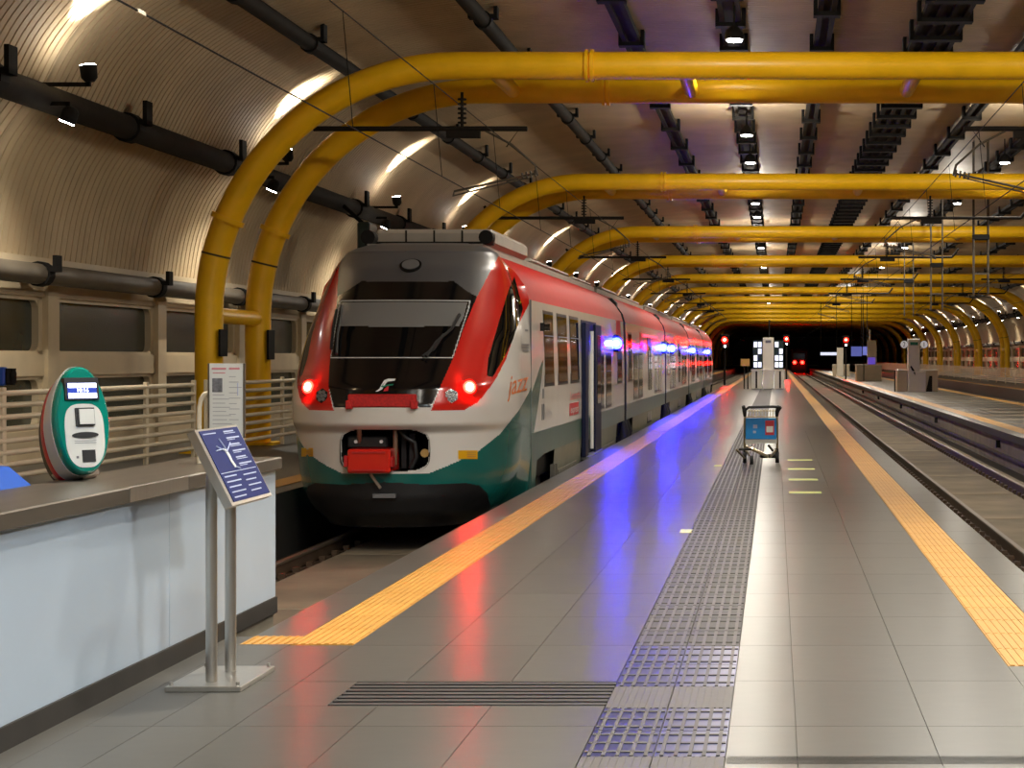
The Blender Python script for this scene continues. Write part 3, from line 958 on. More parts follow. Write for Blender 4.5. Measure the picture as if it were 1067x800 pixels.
def grid_part(name, zn, m, parent, off=0.0):
    sel = np.argwhere(zone == zn)
    nc = GX.shape[1]
    idx = np.stack([sel[:, 0] * nc + sel[:, 1], sel[:, 0] * nc + sel[:, 1] + 1, (sel[:, 0] + 1) * nc + sel[:, 1] + 1, (sel[:, 0] + 1) * nc + sel[:, 1]], 1)
    used, inv = np.unique(idx, return_inverse=True)
    v = np.stack([GX.ravel()[used], GY.ravel()[used], GZ.ravel()[used]], 1) - np.array(wloc(parent))
    me = bpy.data.meshes.new(name)
    me.from_pydata(v.tolist(), [], inv.reshape(idx.shape).tolist())
    me.materials.append(M(m))
    me.polygons.foreach_set('use_smooth', [True] * len(me.polygons))
    o = bpy.data.objects.new(name, me)
    COL.objects.link(o)
    o.parent = parent
    return o
cab = [grid_part('nose_shell', 'white', 'train_white', train), grid_part('teal_fairing', 'teal', 'train_teal', train),
       grid_part('front_skirt', 'skirt', 'train_skirt', train), grid_part('red_pillar', 'red', 'train_red', train),
       grid_part('black_mask', 'mask', 'train_black', train), grid_part('roof_fairing', 'fairing', 'train_grey', train),
       grid_part('windscreen', 'glass', 'train_glass', train)]
cab[6]['label'] = 'black windscreen'
bli = grid_part('sun_blind', 'blind', 'blind', cab[6])
sea = grid_part('windscreen_seal', 'seal', 'seal', cab[6])
zone[(zone == 'sidewin') & (FX < XT1)] = 'sidewin_far'
cab.append(grid_part('cab_side_window', 'sidewin', 'train_glass', train))
cab.append(grid_part('cab_side_window', 'sidewin_far', 'train_glass', train))
tail = []
for o in list(cab):                                     # the rear cab is the same nose turned round
    c = o.copy(); COL.objects.link(c); c.parent = train
    c.rotation_euler = (0, 0, math.pi)
    c.location = (0, (CARS[-1] + YSEAM) - 2 * 22.5, 0)
    tail.append(c)
# a look-up from a point seen on the nose to the surface
GPX, GPY = proj(GX, GY, GZ)
vis = (GX - XT1 > -1.3) | (GY < 24.0)
def on_nose(x, y, off=0.006):
    d = np.where(vis, (GPX - x) ** 2 + (GPY - y) ** 2, 1e9)
    i, j = np.unravel_index(np.argmin(d), d.shape)
    i, j = min(max(i, 1), d.shape[0] - 2), min(max(j, 1), d.shape[1] - 2)
    a = Vector((GX[i, j + 1] - GX[i, j - 1], GY[i, j + 1] - GY[i, j - 1], 0))
    b = Vector((GX[i + 1, j] - GX[i - 1, j], GY[i + 1, j] - GY[i - 1, j], GZ[i + 1, j] - GZ[i - 1, j]))
    n = a.cross(b).normalized()
    if n.y > 0 and n.x < 0.2:
        n = -n
    Y = GY[i, j]
    p = at(x, y, Y)
    return p + n * off, n
def decal(name, poly, m, parent, off=0.008):
    pts = [on_nose(x, y, off)[0] for x, y in poly]
    return MB().add(pts, [tuple(range(len(pts)))]).build(name, m, parent)
def nose_text(name, s, x, y, size_px, m, parent, shear=0.0, slope=0.0, sx=1.0):
    v, f = text_poly(s, 1.0, shear)
    pts = [on_nose(x + q[0] * size_px * sx, y - q[1] * size_px + q[0] * size_px * sx * slope, 0.008)[0] for q in v]
    return MB().add(pts, f).build(name, m, parent)
# lamps
for i, (x1, x2) in enumerate(((322.5, 336), (488.5, 470))):
    p, n = on_nose(x1, 403.5, 0.0)
    nn = (n + Vector((0, -0.6, 0))).normalized()
    h = MB().tube([p - nn * 0.05, p + nn * 0.012, p + nn * 0.02], 0.1, 20, rs=[0.1, 0.1, 0.085]).build('tail_lamp', 'train_red', train, smooth=True)
    MB().disc(p + nn * 0.021, nn, 0.082, 0.012, 20).build('lamp_lens', 'red_lamp', h)
    MB().disc(p + nn * 0.034, nn, 0.052, 0.006, 16).build('lamp_core', 'red_core', h)
    p, n = on_nose(x2, 412.5, 0.0)
    nn = (n + Vector((0, -0.6, 0))).normalized()
    h = MB().tube([p - nn * 0.05, p + nn * 0.015], 0.092, 6).build('head_lamp', 'train_black', train)
    b = MB()
    a = Vector((1, 0, 0)) - nn * nn.x; a.normalize(); c = nn.cross(a)
    for k in range(7):
        q = p + nn * 0.016 + ((a * math.cos(k * math.pi / 3) + c * math.sin(k * math.pi / 3)) * 0.052 if k else Vector())
        b.disc(q, nn, 0.024, 0.008, 10)
    b.build('lamp_lens', 'lamp_clear', h)
p, n = on_nose(428, 277, 0.0)
h = MB().tube([p - n * 0.02, p + n * 0.02], 0.145, 24).build('roof_lamp', 'train_black', train, smooth=True)
MB().disc(p + n * 0.021, n, 0.115, 0.012, 24).build('lamp_lens', 'lamp_clear', h)
# emblem on the black mask: two slanted strokes and a red wedge
dec = cab[4]
decal('emblem', [(391, 408), (394, 408), (398.5, 405.5), (402, 400), (404, 398), (411, 397), (412.5, 395), (404.5, 395), (400.5, 396.5), (397.5, 401), (395.5, 405), (393.5, 406.5)], 'decal_white', dec)
decal('emblem', [(396, 402.5), (399.5, 402.2), (405, 400.8), (410.5, 400.3), (409.5, 401.8), (404, 402.6), (399, 404)], 'decal_green', dec, 0.01)
decal('emblem', [(401, 405), (405.5, 401.5), (404.5, 407.5), (399.5, 408)], 'decal_red', dec, 0.01)
# red bumper box below the emblem
q = [on_nose(x, y, 0.02)[0] for x, y in ((364, 411), (434, 411), (434, 424.5), (364, 424.5))]
yb = min(v.y for v in q) - 0.02
bp = MB().box(q[0].x, q[1].x, yb, yb + 0.16, q[3].z, q[0].z, 0.015).build('bumper_bar', 'bumper_red', train)
for xx in (q[0].x + 0.02, q[1].x - 0.02):
    MB().box(xx - 0.04, xx + 0.04, yb - 0.03, yb + 0.14, q[3].z - 0.02, q[3].z + 0.09, 0.01).build('bumper_stop', 'bumper_red', bp)
# coupler recess
cx, cz = XT1, 0.605
b = MB()
n = 40
ring = [(0.56 * math.copysign(abs(math.cos(t)) ** 0.5, math.cos(t)), 0.28 * math.copysign(abs(math.sin(t)) ** 0.5, math.sin(t))) for t in [2 * math.pi * k / n for k in range(n)]]
yo, yi = 22.70, 23.5
v = [(cx + a, yo, cz + c) for a, c in ring] + [(cx + a, yi, cz + c) for a, c in ring] + [(cx, yi, cz)]
f = [(i, (i + 1) % n, n + (i + 1) % n, n + i) for i in range(n)] + [(n + i, n + (i + 1) % n, 2 * n) for i in range(n)]
rec = b.add(v, f).build('coupler_recess', 'under', train, smooth=True)
def cpt(x, y, Y=22.75):
    return at(x, y, Y)
pA, pB = cpt(361.5, 468, 22.42), cpt(406.5, 493, 22.42)
rb = MB().box(pA.x, pB.x, 22.42, 22.95, pB.z, pA.z, 0.02).build('coupler_cover', 'train_red', rec)
rb['label'] = 'bright red coupler cover box'
MB().box(pA.x + 0.06, pB.x - 0.06, 22.405, 22.425, pA.z - 0.05, pA.z - 0.03).box(pA.x + 0.06, pB.x - 0.06, 22.405, 22.425, pB.z + 0.03, pB.z + 0.045)\
    .box(pA.x - 0.04, pA.x, 22.43, 22.55, pB.z + 0.08, pA.z - 0.08).box(pB.x, pB.x + 0.03, 22.43, 22.55, pB.z + 0.08, pA.z - 0.1).build('cover_rib', 'bumper_red', rb)
MB().box(cx - 0.48, cx + 0.02, 22.75, 23.3, cz + 0.02, cz + 0.17, 0.02).build('coupler_head', 'train_skirt', rec)
MB().tube([cpt(374, 443, 22.6), cpt(374.5, 452, 22.65), cpt(374, 462, 22.8)], 0.03, 10).build('hose', 'ceramic', rec, smooth=True)
MB().tube([cpt(412, 447, 22.75), cpt(412, 464, 22.72), cpt(411, 484, 22.75)], 0.03, 10).build('hose', 'ceramic', rec, smooth=True)
MB().tube([cpt(416, 448, 22.8), cpt(423, 456, 22.74), cpt(432, 461, 22.78), cpt(434, 476, 22.8), cpt(428, 488, 22.8)], 0.03, 10).build('hose', 'train_skirt', rec, smooth=True)
for x, y in ((371, 460), (397.5, 460)):
    MB().disc(cpt(x, y, 22.74), (0, -1, 0), 0.022, 0.02, 10).build('bolt', 'decal_white', rec)
MB().tube([cpt(442.5, 472, 23.0), cpt(442.5, 472, 22.85)], 0.055, 8).build('valve_knob', 'amber', rec)
MB().box(cpt(424, 0).x, cpt(430, 0).x, 22.9, 23.4, cz - 0.2, cz + 0.2).box(cpt(415, 0).x, cpt(420, 0).x, 22.95, 23.4, cz - 0.24, cz + 0.24).build('coupler_frame', 'train_skirt', rec)
MB().tube([cpt(386, 494, 22.55), cpt(391, 501, 22.52), cpt(396.5, 508.5, 22.5)], 0.02, 8).build('hook_bar', 'steel_post', rec, smooth=True)
q = at(400.5, 516.5, 22.62)
MB().box(q.x - 0.14, q.x + 0.14, 22.60, 22.68, q.z - 0.025, q.z + 0.025).build('number_plate', 'decal_grey', cab[2])
# stickers
for x, y in ((487, 473.5), (321, 471)):
    w = 10 if x > 400 else 6
    o = decal('warning_sticker', [(x - w, y - 4.5), (x + w, y - 4.5), (x + w, y + 4.5), (x - w, y + 4.5)], 'sticker_yellow', train, 0.012)
    for k in range(3):
        decal('sticker_print', [(x - w * 0.1, y - 3 + k * 2.2), (x + w * 0.8, y - 3 + k * 2.2), (x + w * 0.8, y - 2 + k * 2.2), (x - w * 0.1, y - 2 + k * 2.2)], 'amber', o, 0.016)
# wipers
for pts in (((352, 371), (353, 352), (357, 331), (358, 321)), ((347, 366), (349, 345), (353, 325)), ((444, 374), (455, 358), (470, 345), (478, 330))):
    MB().tube([on_nose(x, y, 0.045)[0] for x, y in pts], 0.02, 6).build('wiper', 'rubber', train, smooth=True)
MB().tube([on_nose(x, y, 0.03)[0] for x, y in ((440, 373), (452, 365), (462, 350))], 0.02, 6).build('wiper', 'rubber', train, smooth=True)
# lettering on the cab side
nose_text('lettering', 'jazz', 529, 412, 30, 'decal_orange', cab[0], 0.3, -0.28, 0.44)
for k, (y0, w) in enumerate(((343, 2.5), (358, 6), (361, 6), (364, 5))):
    decal('small_print', [(549 - w, y0), (549 + w * 0.3, y0 + 0.3), (549 + w * 0.3, y0 + 2.2), (549 - w, y0 + 2)], 'decal_grey', cab[0])
# car bodies
prof_z = [-0.30, 0.0, 0.35, 0.70, 1.15, 1.6, 2.1, 2.56, 2.66, 2.75, 2.85, 2.95, 3.03, 3.1, 3.16, 3.22, 3.26, 3.3, 3.325, 3.34]
prof = [(float(ZK(T_HB, zz)), zz) for zz in prof_z]
def body_band(y0, y1, z0, z1, m, name, inset=0.0):
    pr = [(h - inset, zz) for h, zz in prof if z0 - 1e-6 <= zz <= z1 + 1e-6]
    b = MB()
    for s in (-1, 1):
        v = [(XT1 + s * h, yy, zz) for yy in (y0, y1) for h, zz in pr]
        k = len(pr)
        b.add(v, [(i, i + 1, k + i + 1, k + i) if s < 0 else (i, k + i, k + i + 1, i + 1) for i in range(k - 1)])
    return b.build(name, m, train, smooth=True)
side = XT1 + XS
def side_panel(y0, y1, z0, z1, m, name, parent, t=0.006):
    zc_ = (z0 + z1) / 2
    h0, h1 = float(ZK(T_HB, z0)), float(ZK(T_HB, z1))
    return MB().prism([(y0, z0), (y1, z0), (y1, z1), (y0, z1)],
                      lambda yy, zz: (XT1 + float(ZK(T_HB, zz)) + t, yy, zz), lambda yy, zz: (XT1 + float(ZK(T_HB, zz)) - 0.03, yy, zz)).build(name, m, parent)
def win(y0, y1, z0, z1, parent):
    fr = side_panel(y0 - 0.05, y1 + 0.05, z0 - 0.05, z1 + 0.05, 'train_skirt', 'window_frame', parent, 0.004)
    side_panel(y0, y1, z0, z1, 'train_glass', 'window_pane', fr, 0.009)
    side_panel(y0, y1, z0 + 0.68 * (z1 - z0), z0 + 0.695 * (z1 - z0), 'decal_grey', 'window_rail', fr, 0.012)
def Yx(px_):
    return -side * FPX / (VPX - px_)
bodies = []
for ci in range(5):
    y0, y1 = CARS[ci], CARS[ci + 1]
    e0 = 0.0 if ci == 0 else 0.28
    e1 = 0.28 if ci < 4 else 0.0
    a, c = y0 + e0, y1 - e1
    wb_ = body_band(a, c, 0.70, 2.56, 'train_white', 'car_side')
    body_band(a, c, 0.35, 0.70, 'train_teal_grey', 'teal_band')
    la, lc = (28.0 if ci == 0 else a + 1.9), (c - 1.9 if ci < 4 else c - 2.4)
    body_band(la, lc, -0.30, 0.35, 'lower_panel', 'lower_panel')
    body_band(a, c, 0.0, 0.35, 'under', 'underframe', inset=0.12)
    body_band(a, c, 2.56, 3.26, 'train_roof_red', 'roof_side')
    MB().box(XT1 - 0.8, XT1 + 0.8, a, c, 3.24, 3.335).build('roof_top', 'roof_grey', train)
    bodies.append(wb_)
    for yy in ([a] if ci else []) + ([c] if ci < 4 else []):        # end walls at the gangways
        MB().prism([(-h, zz) for h, zz in prof] + [(h, zz) for h, zz in reversed(prof)], lambda u, w, yy=yy: (XT1 + u, yy, w),
                   lambda u, w, yy=yy: (XT1 + u, yy + 0.02 * (1 if yy == a else -1), w)).build('end_wall', 'train_skirt', train)
    if ci < 4:
        MB().box(XT1 - 1.28, XT1 + 1.28, y1 - 0.29, y1 + 0.29, 0.15, 3.1, 0.1).build('gangway_bellows', 'rubber', train)
# roof equipment: boxes set back on every car, end unit of the front car
def roof_box(y0, y1, h, w, m='roof_grey', name='roof_unit'):
    return MB().box(XT1 - w, XT1 + w, y0, y1, 3.33, 3.33 + h, 0.06).build(name, m, train)
fu = roof_box(26.0, 29.5, 0.26, 0.86)
for x in (-0.4, 0.0, 0.4):
    MB().box(XT1 + x - 0.012, XT1 + x + 0.012, 25.985, 26.0, 3.36, 3.57).build('unit_seam', 'dark_duct', fu)
MB().box(XT1 - 0.9, XT1 + 0.9, 25.6, 25.7, 3.335, 3.385).build('roof_rail', 'black_metal', train)
for x in (-0.8, 0.84):
    MB().disc((XT1 + x, 25.55, 3.43), (0, -1, 0), 0.1, 0.22, 16).build('roof_horn', 'black_metal', train)
for y0, y1, h in ((30.5, 36.0, 0.2), (37, 40.4, 0.16), (43, 47, 0.22), (48.5, 54.5, 0.18), (58, 63, 0.22), (64.5, 69.5, 0.18), (73, 78, 0.22), (79.5, 84.5, 0.18), (88, 95, 0.22)):
    roof_box(y0, y1, h * 0.45, 0.8)
# doors, windows, lamps, print of each car
f0 = bodies[0]
for a, c in ((567.8, 577.2), (581.8, 591.3), (594.9, 603.3)):
    win(Yx(a), Yx(c), 1.38, 2.40, f0)
def door(y0, y1, z1, parent, is_open=False):
    d = side_panel(y0, y1, 0.02, z1, 'door_blue', 'door', parent, 0.010)
    w = y1 - y0
    if is_open:
        side_panel(y0 + 0.22 * w, y0 + 0.50 * w, 0.05, z1 - 0.1, 'under', 'doorway', d, 0.014)
        MB().tube([(side + 0.035, y0 + 0.50 * w, 0.1), (side + 0.035, y0 + 0.50 * w, z1 - 0.18)], 0.035, 8).build('grab_pole', 'decal_white', d)
        MB().box(side + 0.03, side + 0.075, y0 + 0.62 * w, y1 + 0.1, 0.02, z1 - 0.05, 0.01).build('door_leaf', 'door_blue', d)
        MB().box(side + 0.0, side + 0.075, y0 - 0.08, y0 + 0.16 * w, 0.02, z1 - 0.05, 0.01).build('door_leaf', 'door_blue', d)
        MB().box(side + 0.076, side + 0.08, y0 + 0.74 * w, y0 + 0.98 * w, 0.9, z1 - 0.25).build('door_glass', 'train_glass', d)
        MB().box(side - 0.05, side + 0.12, y0, y1, -0.03, 0.02).build('door_step', 'decal_grey', d)
    else:
        for q0, q1 in ((0.06, 0.46), (0.54, 0.94)):
            side_panel(y0 + q0 * w, y0 + q1 * w, 0.06, z1 - 0.05, 'decal_grey', 'door_leaf', d, 0.016)
            side_panel(y0 + (q0 + 0.08) * w, y0 + (q1 - 0.08) * w, 0.9, z1 - 0.3, 'train_glass', 'door_glass', d, 0.022)
door(Yx(606.5), Yx(622), 2.42, f0, True)
for a, c in ((624.8, 629.2), (631.5, 637)):
    win(Yx(a), Yx(c), 0.80, 1.80, f0)
win(Yx(643.5), Yx(648), 1.25, 1.86, f0)
side_panel(Yx(643.2), Yx(647.5), 2.16, 2.57, 'train_roof_red', 'red_stripe', f0, 0.005)
for ci in range(1, 5):
    y0, y1 = CARS[ci], CARS[ci + 1]
    L = y1 - y0
    bp_ = bodies[ci]
    win(y0 + 0.9, y0 + 1.9, 1.25, 2.3, bp_)
    for q in (0.16, 0.27, 0.66, 0.78):
        win(y0 + q * L, y0 + q * L + 1.25, 0.80, 1.82, bp_)
    door(y0 + 0.48 * L, y0 + 0.48 * L + 1.6, 2.35, bp_)
    side_panel(y0 + 0.30 * L, y0 + 0.30 * L + 0.9, 1.98, 2.4, 'decal_red', 'lettering', bp_)
# blue indicator lamps that stand out from the side
for i, yy in enumerate((38.3, 54.4, 58.9, 73.8, 90.4)):
    h = MB().box(side - 0.01, side + 0.09, yy + 0.02, yy + 0.30, 1.88, 2.24, 0.015).build('lamp_box', 'door_blue', train)
    MB().tube([(side + 0.05, yy + 0.03, 2.06), (side + 0.05, yy - 0.03, 2.06), (side + 0.05, yy - 0.06, 2.06)], 0.1, 14, rs=[0.125, 0.12, 0.06]).build('lamp_lens', 'blue_lamp', h, smooth=True)
    MB().disc((side + 0.05, yy - 0.061, 2.06), (0, -1, 0), 0.058, 0.006, 14).build('lamp_core', 'blue_core', h)
    n_ = 20
    ring = [(math.cos(2 * math.pi * k / n_), math.sin(2 * math.pi * k / n_)) for k in range(n_)]
    vv = [(side + 0.05 + r_ * a_, y_, 2.06 + r_ * c_) for r_, y_ in ((0.15, yy + 0.04), (0.15, yy - 0.17), (0.138, yy - 0.17), (0.138, yy + 0.04)) for a_, c_ in ring]
    MB().add(vv, [(q * n_ + k, q * n_ + (k + 1) % n_, (q + 1) * n_ + (k + 1) % n_, (q + 1) * n_ + k) for q in range(3) for k in range(n_)]).build('spill_shroud', 'door_blue', h, smooth=True)  # shroud added to keep blue spill off ceiling and second platform
# red reflection on the car side, put in as a glowing strip
o = MB().box(side + 0.0, side + 0.02, 46.5, 52.0, 2.30, 2.36).build('reflection_strip', mat('red_reflection', (1, .05, .1), .4, emit=1.5, ecol=(1, .06, .12)), bodies[1])
# camera pod and print on the first car
p = (side + 0.03, Yx(564), 2.2)
h = MB().box(side - 0.01, side + 0.05, p[1] - 0.06, p[1] + 0.06, 2.14, 2.26).build('side_camera', 'train_black', train)
MB().disc((side + 0.05, p[1], 2.2), (1, 0, 0), 0.05, 0.08, 12).build('camera_lens', 'train_black', h)
def side_text(s, y, zz, size, m, parent, width=1.0, shear=0.0):
    v, f = text_poly(s, size, shear)
    pts = [(XT1 + float(ZK(T_HB, zz + q[1])) + 0.012, y + q[0] * width, zz + q[1]) for q in v]
    MB().add(pts, f).build('lettering', m, parent)
side_text('Leonardo', Yx(593.5), 1.06, 0.2, 'decal_red', f0, 2.0)
side_panel(Yx(593.5), Yx(602.5), 0.80, 1.0, 'decal_red', 'lettering_panel', f0, 0.008)
side_text('express', Yx(594), 0.84, 0.17, 'decal_white', f0, 2.2)
side_text('TRENITALIA', Yx(567.5), 0.88, 0.13, 'decal_grey', f0, 1.2)
for yy in (Yx(564.5), Yx(566)):
    side_panel(yy, yy + 0.12, 0.85, 1.08, 'decal_grey', 'pictogram', f0, 0.008)
side_panel(Yx(565.5), Yx(567), 1.16, 1.3, 'decal_grey', 'pictogram', f0, 0.008)
side_text('TRENITALIA', Yx(625.5), 2.28, 0.16, 'decal_red', f0, 1.2)
side_panel(Yx(625.5), Yx(630), 1.98, 2.2, 'decal_red', 'lettering_panel', f0, 0.008)
# teal swoosh over the first metres of the car side
sw_poly = [(YSEAM, 0.70), (YSEAM, 1.24), (25.75, 1.42), (26.25, 1.62), (26.6, 1.72), (26.45, 1.5), (26.0, 1.05), (25.55, 0.70)]
MB().prism(sw_poly, lambda yy, zz: (XT1 + XS + 0.004, yy, zz), lambda yy, zz: (XT1 + XS - 0.02, yy, zz)).build('teal_swoosh', 'train_teal', f0)
MB().prism([(YSEAM, -0.30), (25.55, -0.30), (25.9, 0.3), (27.2, 0.38), (27.2, 0.7), (YSEAM, 0.7)], lambda yy, zz: (XT1 + XS + 0.003, yy, zz), lambda yy, zz: (XT1 + XS - 0.03, yy, zz)).build('teal_fairing', 'train_teal_grey', f0)
MB().box(XT1 + XS - 0.02, XT1 + XS + 0.006, YSEAM - 0.012, YSEAM + 0.012, 0.5, 2.56).build('door_seam', 'decal_grey', f0)
# bogies
def bogie(yc, jac=True):
    r = MB().box(XT1 - 1.15, XT1 + 1.15, yc - 1.7, yc + 1.7, -0.36, -0.12, 0.04).build('bogie', 'under', train)
    for dy in (-1.2, 1.2):
        for s in (-1, 1):
            MB().tube([(XT1 + s * 0.70, yc + dy, -0.13), (XT1 + s * 0.835, yc + dy, -0.13)], 0.42, 24).build('wheel', 'rail_steel', r, smooth=True)
            MB().box(XT1 + s * 1.12 - 0.1, XT1 + s * 1.12 + 0.1, yc + dy - 0.2, yc + dy + 0.2, -0.32, 0.02, 0.03).build('axle_box', 'under_box', r)
            MB().tube([(XT1 + s * 1.15, yc + dy * 0.55, -0.3), (XT1 + s * 1.15, yc + dy * 0.55, 0.1)], 0.09, 10).build('damper', 'rubber', r, smooth=True)
    return r
bogie(26.9)
for yy in CARS[1:5]:
    bogie(yy)
bogie(97.0)
for yy in CARS[1:5]:                                     # black stoppers that show at the joints beside the platform
    for d in (-0.42, 0.42):
        MB().tube([(side - 0.05, yy + d, -0.25), (side + 0.02, yy + d, 0.1), (side - 0.02, yy + d, 0.34)], 0.1, 10, rs=[0.1, 0.11, 0.06]).build('joint_damper', 'rubber', train, smooth=True)
for a, c in ((28.6, 31.2), (33.5, 38.8)):
    MB().box(side - 0.12, side - 0.01, a, c, -0.33, 0.0).build('equipment_box', 'under_box', train)
for a in (27.9, 28.2):
    MB().box(side - 0.06, side + 0.012, a, a + 0.08, -0.3, 0.12).build('foot_step', 'under_box', train)

# ------------------------------------------------------------------ white counter wall on the left
cw = empty('counter_wall', (-3.7, 4.0, 0), 'low white panelled wall with brown steel coping at the left', 'wall')
CY0, CY1 = 3.0, 12.55
MB().box(-3.98, -3.455, CY0, CY1, -1.1, 1.0).build('wall_core', 'concrete', cw)
for i, (a, b) in enumerate(((CY0, 5.2), (5.2, 8.05), (8.05, 10.35), (10.35, CY1))):
    MB().box(-3.455, -3.44, a + 0.002, b - 0.002, 0.11, 0.985, 0.003).build('wall_panel', 'white_wall', cw)
MB().box(-3.47, -3.43, CY0, CY1 + 0.01, 0.0, 0.11).build('skirting', 'base_dark', cw)
MB().box(-4.02, -3.40, CY0, CY1 + 0.02, 0.985, 1.07, 0.008).build('coping', 'stainless', cw)
MB().box(-3.41, -3.396, 9.6, 10.55, 0.99, 1.066).build('coping_patch', 'steel_post', cw)

# ------------------------------------------------------------------ ticket validator on the counter
def validator(base, yaw, lean):
    root = empty('ticket_validator', base, 'green and white egg-shaped ticket validator with lit screen on the counter', 'ticket machine')
    R = Euler((0, 0, yaw)).to_matrix() @ Euler((-lean, 0, 0)).to_matrix()
    H, Wd = 0.61, 0.30
    def egg(s, n=56, sh=0.0, dz=0.0):
        out = []
        for k in range(n):
            t = 2 * math.pi * k / n
            u = math.sin(t); w = -math.cos(t)
            wide = 1 - 0.14 * max(w, 0) ** 1.5 + (0.06 * (1 - abs(w)))
            uu = math.copysign(abs(u) ** 0.86, u)
            ww = math.copysign(abs(w) ** 0.94, w)
            out.append((uu * Wd / 2 * wide * s, ww * H / 2 * (1 - (1 - s) * 0.62) + dz))
        return out
    def P(u, y, w):
        return R @ Vector((u, y, w)) + Vector(base) + Vector((0, 0, H / 2 + 0.01))
    def loft(rings, cap0=True, cap1=True):
        b = MB(); n = 56
        v = [P(u, y, w) for s, y, dz in rings for u, w in egg(s, n, 0, dz)]
        f = []
        for i in range(len(rings) - 1):
            for k in range(n):
                k2 = (k + 1) % n
                f.append((i * n + k, i * n + k2, (i + 1) * n + k2, (i + 1) * n + k))
        if cap0: f.append(tuple(reversed(range(n))))
        if cap1: f.append(tuple((len(rings) - 1) * n + k for k in range(n)))
        return b.add(v, f)
    loft([(0.90, -0.135, 0), (0.955, -0.125, 0), (0.985, -0.108, 0), (1.0, -0.085, 0), (1.0, -0.075, 0)]).build('green_rim', 'validator_green', root, smooth=True)
    loft([(1.012, -0.078, 0), (1.012, -0.062, 0), (0.97, 0.0, -0.012), (0.93, 0.06, -0.03)]).build('white_shell', 'validator_white', root, smooth=True)
    loft([(0.945, 0.05, -0.03), (0.94, 0.085, -0.036), (0.9, 0.10, -0.04)]).build('red_band', 'validator_red', root, smooth=True)
    loft([(0.86, 0.09, -0.045), (0.8, 0.16, -0.06), (0.6, 0.2, -0.07)]).build('rear_cover', 'validator_black', root, smooth=True)
    # white face plate, egg cut
    fp = []
    for k in range(48):
        t = 2 * math.pi * k / 48
        u, w = math.sin(t), -math.cos(t)
        uu = math.copysign(abs(u) ** 0.62, u); ww = math.copysign(abs(w) ** 0.62, w)
        wd = 0.107 + 0.010 * (w < 0) * abs(w)
        wd = 0.112 if w > 0 else 0.112 - 0.022 * abs(w) ** 2
        fp.append((uu * wd, -0.075 + ww * (0.165 if w > 0 else 0.190)))
    plate = MB().prism(fp, lambda u, w: P(u, -0.139, w), lambda u, w: P(u, -0.12, w)).build('face_plate', 'validator_white', root)
    def face_box(name, u0, u1, w0, w1, d0, d1, m, par):
        b = MB()
        v = [P(u, y, w) for w in (w0, w1) for y in (d0, d1) for u in (u0, u1)]
        b.add(v, [(0, 2, 3, 1), (4, 5, 7, 6), (0, 1, 5, 4), (2, 6, 7, 3), (0, 4, 6, 2), (1, 3, 7, 5)])
        return b.build(name, m, par)
    bz = face_box('screen_bezel', -0.102, 0.092, 0.112, 0.235, -0.150, -0.11, 'validator_black', root)
    sc = face_box('screen', -0.088, 0.078, 0.118, 0.205, -0.154, -0.148, 'screen_blue', bz)
    face_box('screen_bar', -0.086, 0.076, 0.178, 0.203, -0.156, -0.153, 'screen_lit', sc)
    face_box('screen_bar', -0.086, 0.076, 0.120, 0.148, -0.156, -0.153, 'screen_lit', sc)
    v, f = text_poly('10:16', 0.032, 0, 'CENTER')
    MB().add([P(q[0] - 0.005, -0.157, 0.153 + q[1]) for q in v], f).build('screen_digits', 'screen_lit', sc)
    rd = face_box('card_reader', -0.05, 0.055, -0.035, 0.066, -0.155, -0.13, 'validator_black', root)
    face_box('reader_pad', -0.034, 0.05, -0.026, 0.058, -0.162, -0.15, 'validator_white', rd)
    sl = MB().prism([(math.cos(t) * 0.075, -0.085 + math.sin(t) * 0.017) for t in [2 * math.pi * k / 24 for k in range(24)]], lambda u, w: P(u, -0.146, w), lambda u, w: P(u, -0.13, w)).build('ticket_slot', 'validator_black', root)
    for k in range(2):
        face_box('print_line', -0.062, 0.062, -0.118 - k * 0.012, -0.114 - k * 0.012, -0.1405, -0.138, 'notice_line', plate)
    face_box('code_window', -0.025, 0.05, -0.235, -0.168, -0.144, -0.13, 'validator_black', root)
    face_box('key_symbol', -0.058, -0.045, -0.213, -0.200, -0.1405, -0.138, 'notice_grey', plate)
    # foot
    b0 = Vector(base)
    MB().box(b0.x - 0.12, b0.x + 0.08, b0.y - 0.02, b0.y + 0.2, b0.z, b0.z + 0.06, 0.02).build('foot', 'steel_post', root)
validator((-3.93, 10.2, 1.071), math.radians(46), math.radians(9))

# blue tray lying on the counter
MB().prism([(0, 0), (0.36, 0), (0.24, 0.10), (0.0, 0.12)], lambda u, w: (-4.02 - 0.32 + u, 9.2, 1.071 + w), lambda u, w: (-4.02 - 0.32 + u, 9.75, 1.071 + w))\
    .build('plastic_tray', 'blue_plastic', label='blue plastic wedge lying on the counter left of the ticket validator', cat='tray')

# ------------------------------------------------------------------ notice on a bent tube, standing on the counter
nt_ = empty('notice_stand', (-3.85, 11.6, 1.07), 'white printed notice on a bent tube standing on the counter', 'notice')
Yn = 11.75
a, c = at(218, 378.5, Yn), at(254.5, 456, Yn)
pan = MB().box(a.x, c.x, Yn - 0.006, Yn + 0.006, c.z, a.z).build('notice_board', 'notice_white', nt_)
MB().box(c.x - 0.004, c.x + 0.006, Yn - 0.012, Yn + 0.01, c.z, a.z).box(a.x - 0.006, a.x + 0.004, Yn - 0.012, Yn + 0.01, c.z, a.z).build('notice_frame', 'stainless', nt_)
def nb(x0, x1, y0, y1, m, nm='print_line'):
    p, q = at(x0, y0, Yn), at(x1, y1, Yn)
    MB().box(p.x, q.x, Yn - 0.008, Yn - 0.006, q.z, p.z).build(nm, m, pan)
nb(221, 236, 383, 385, 'notice_pink'); nb(239, 250, 383, 385, 'notice_pink')
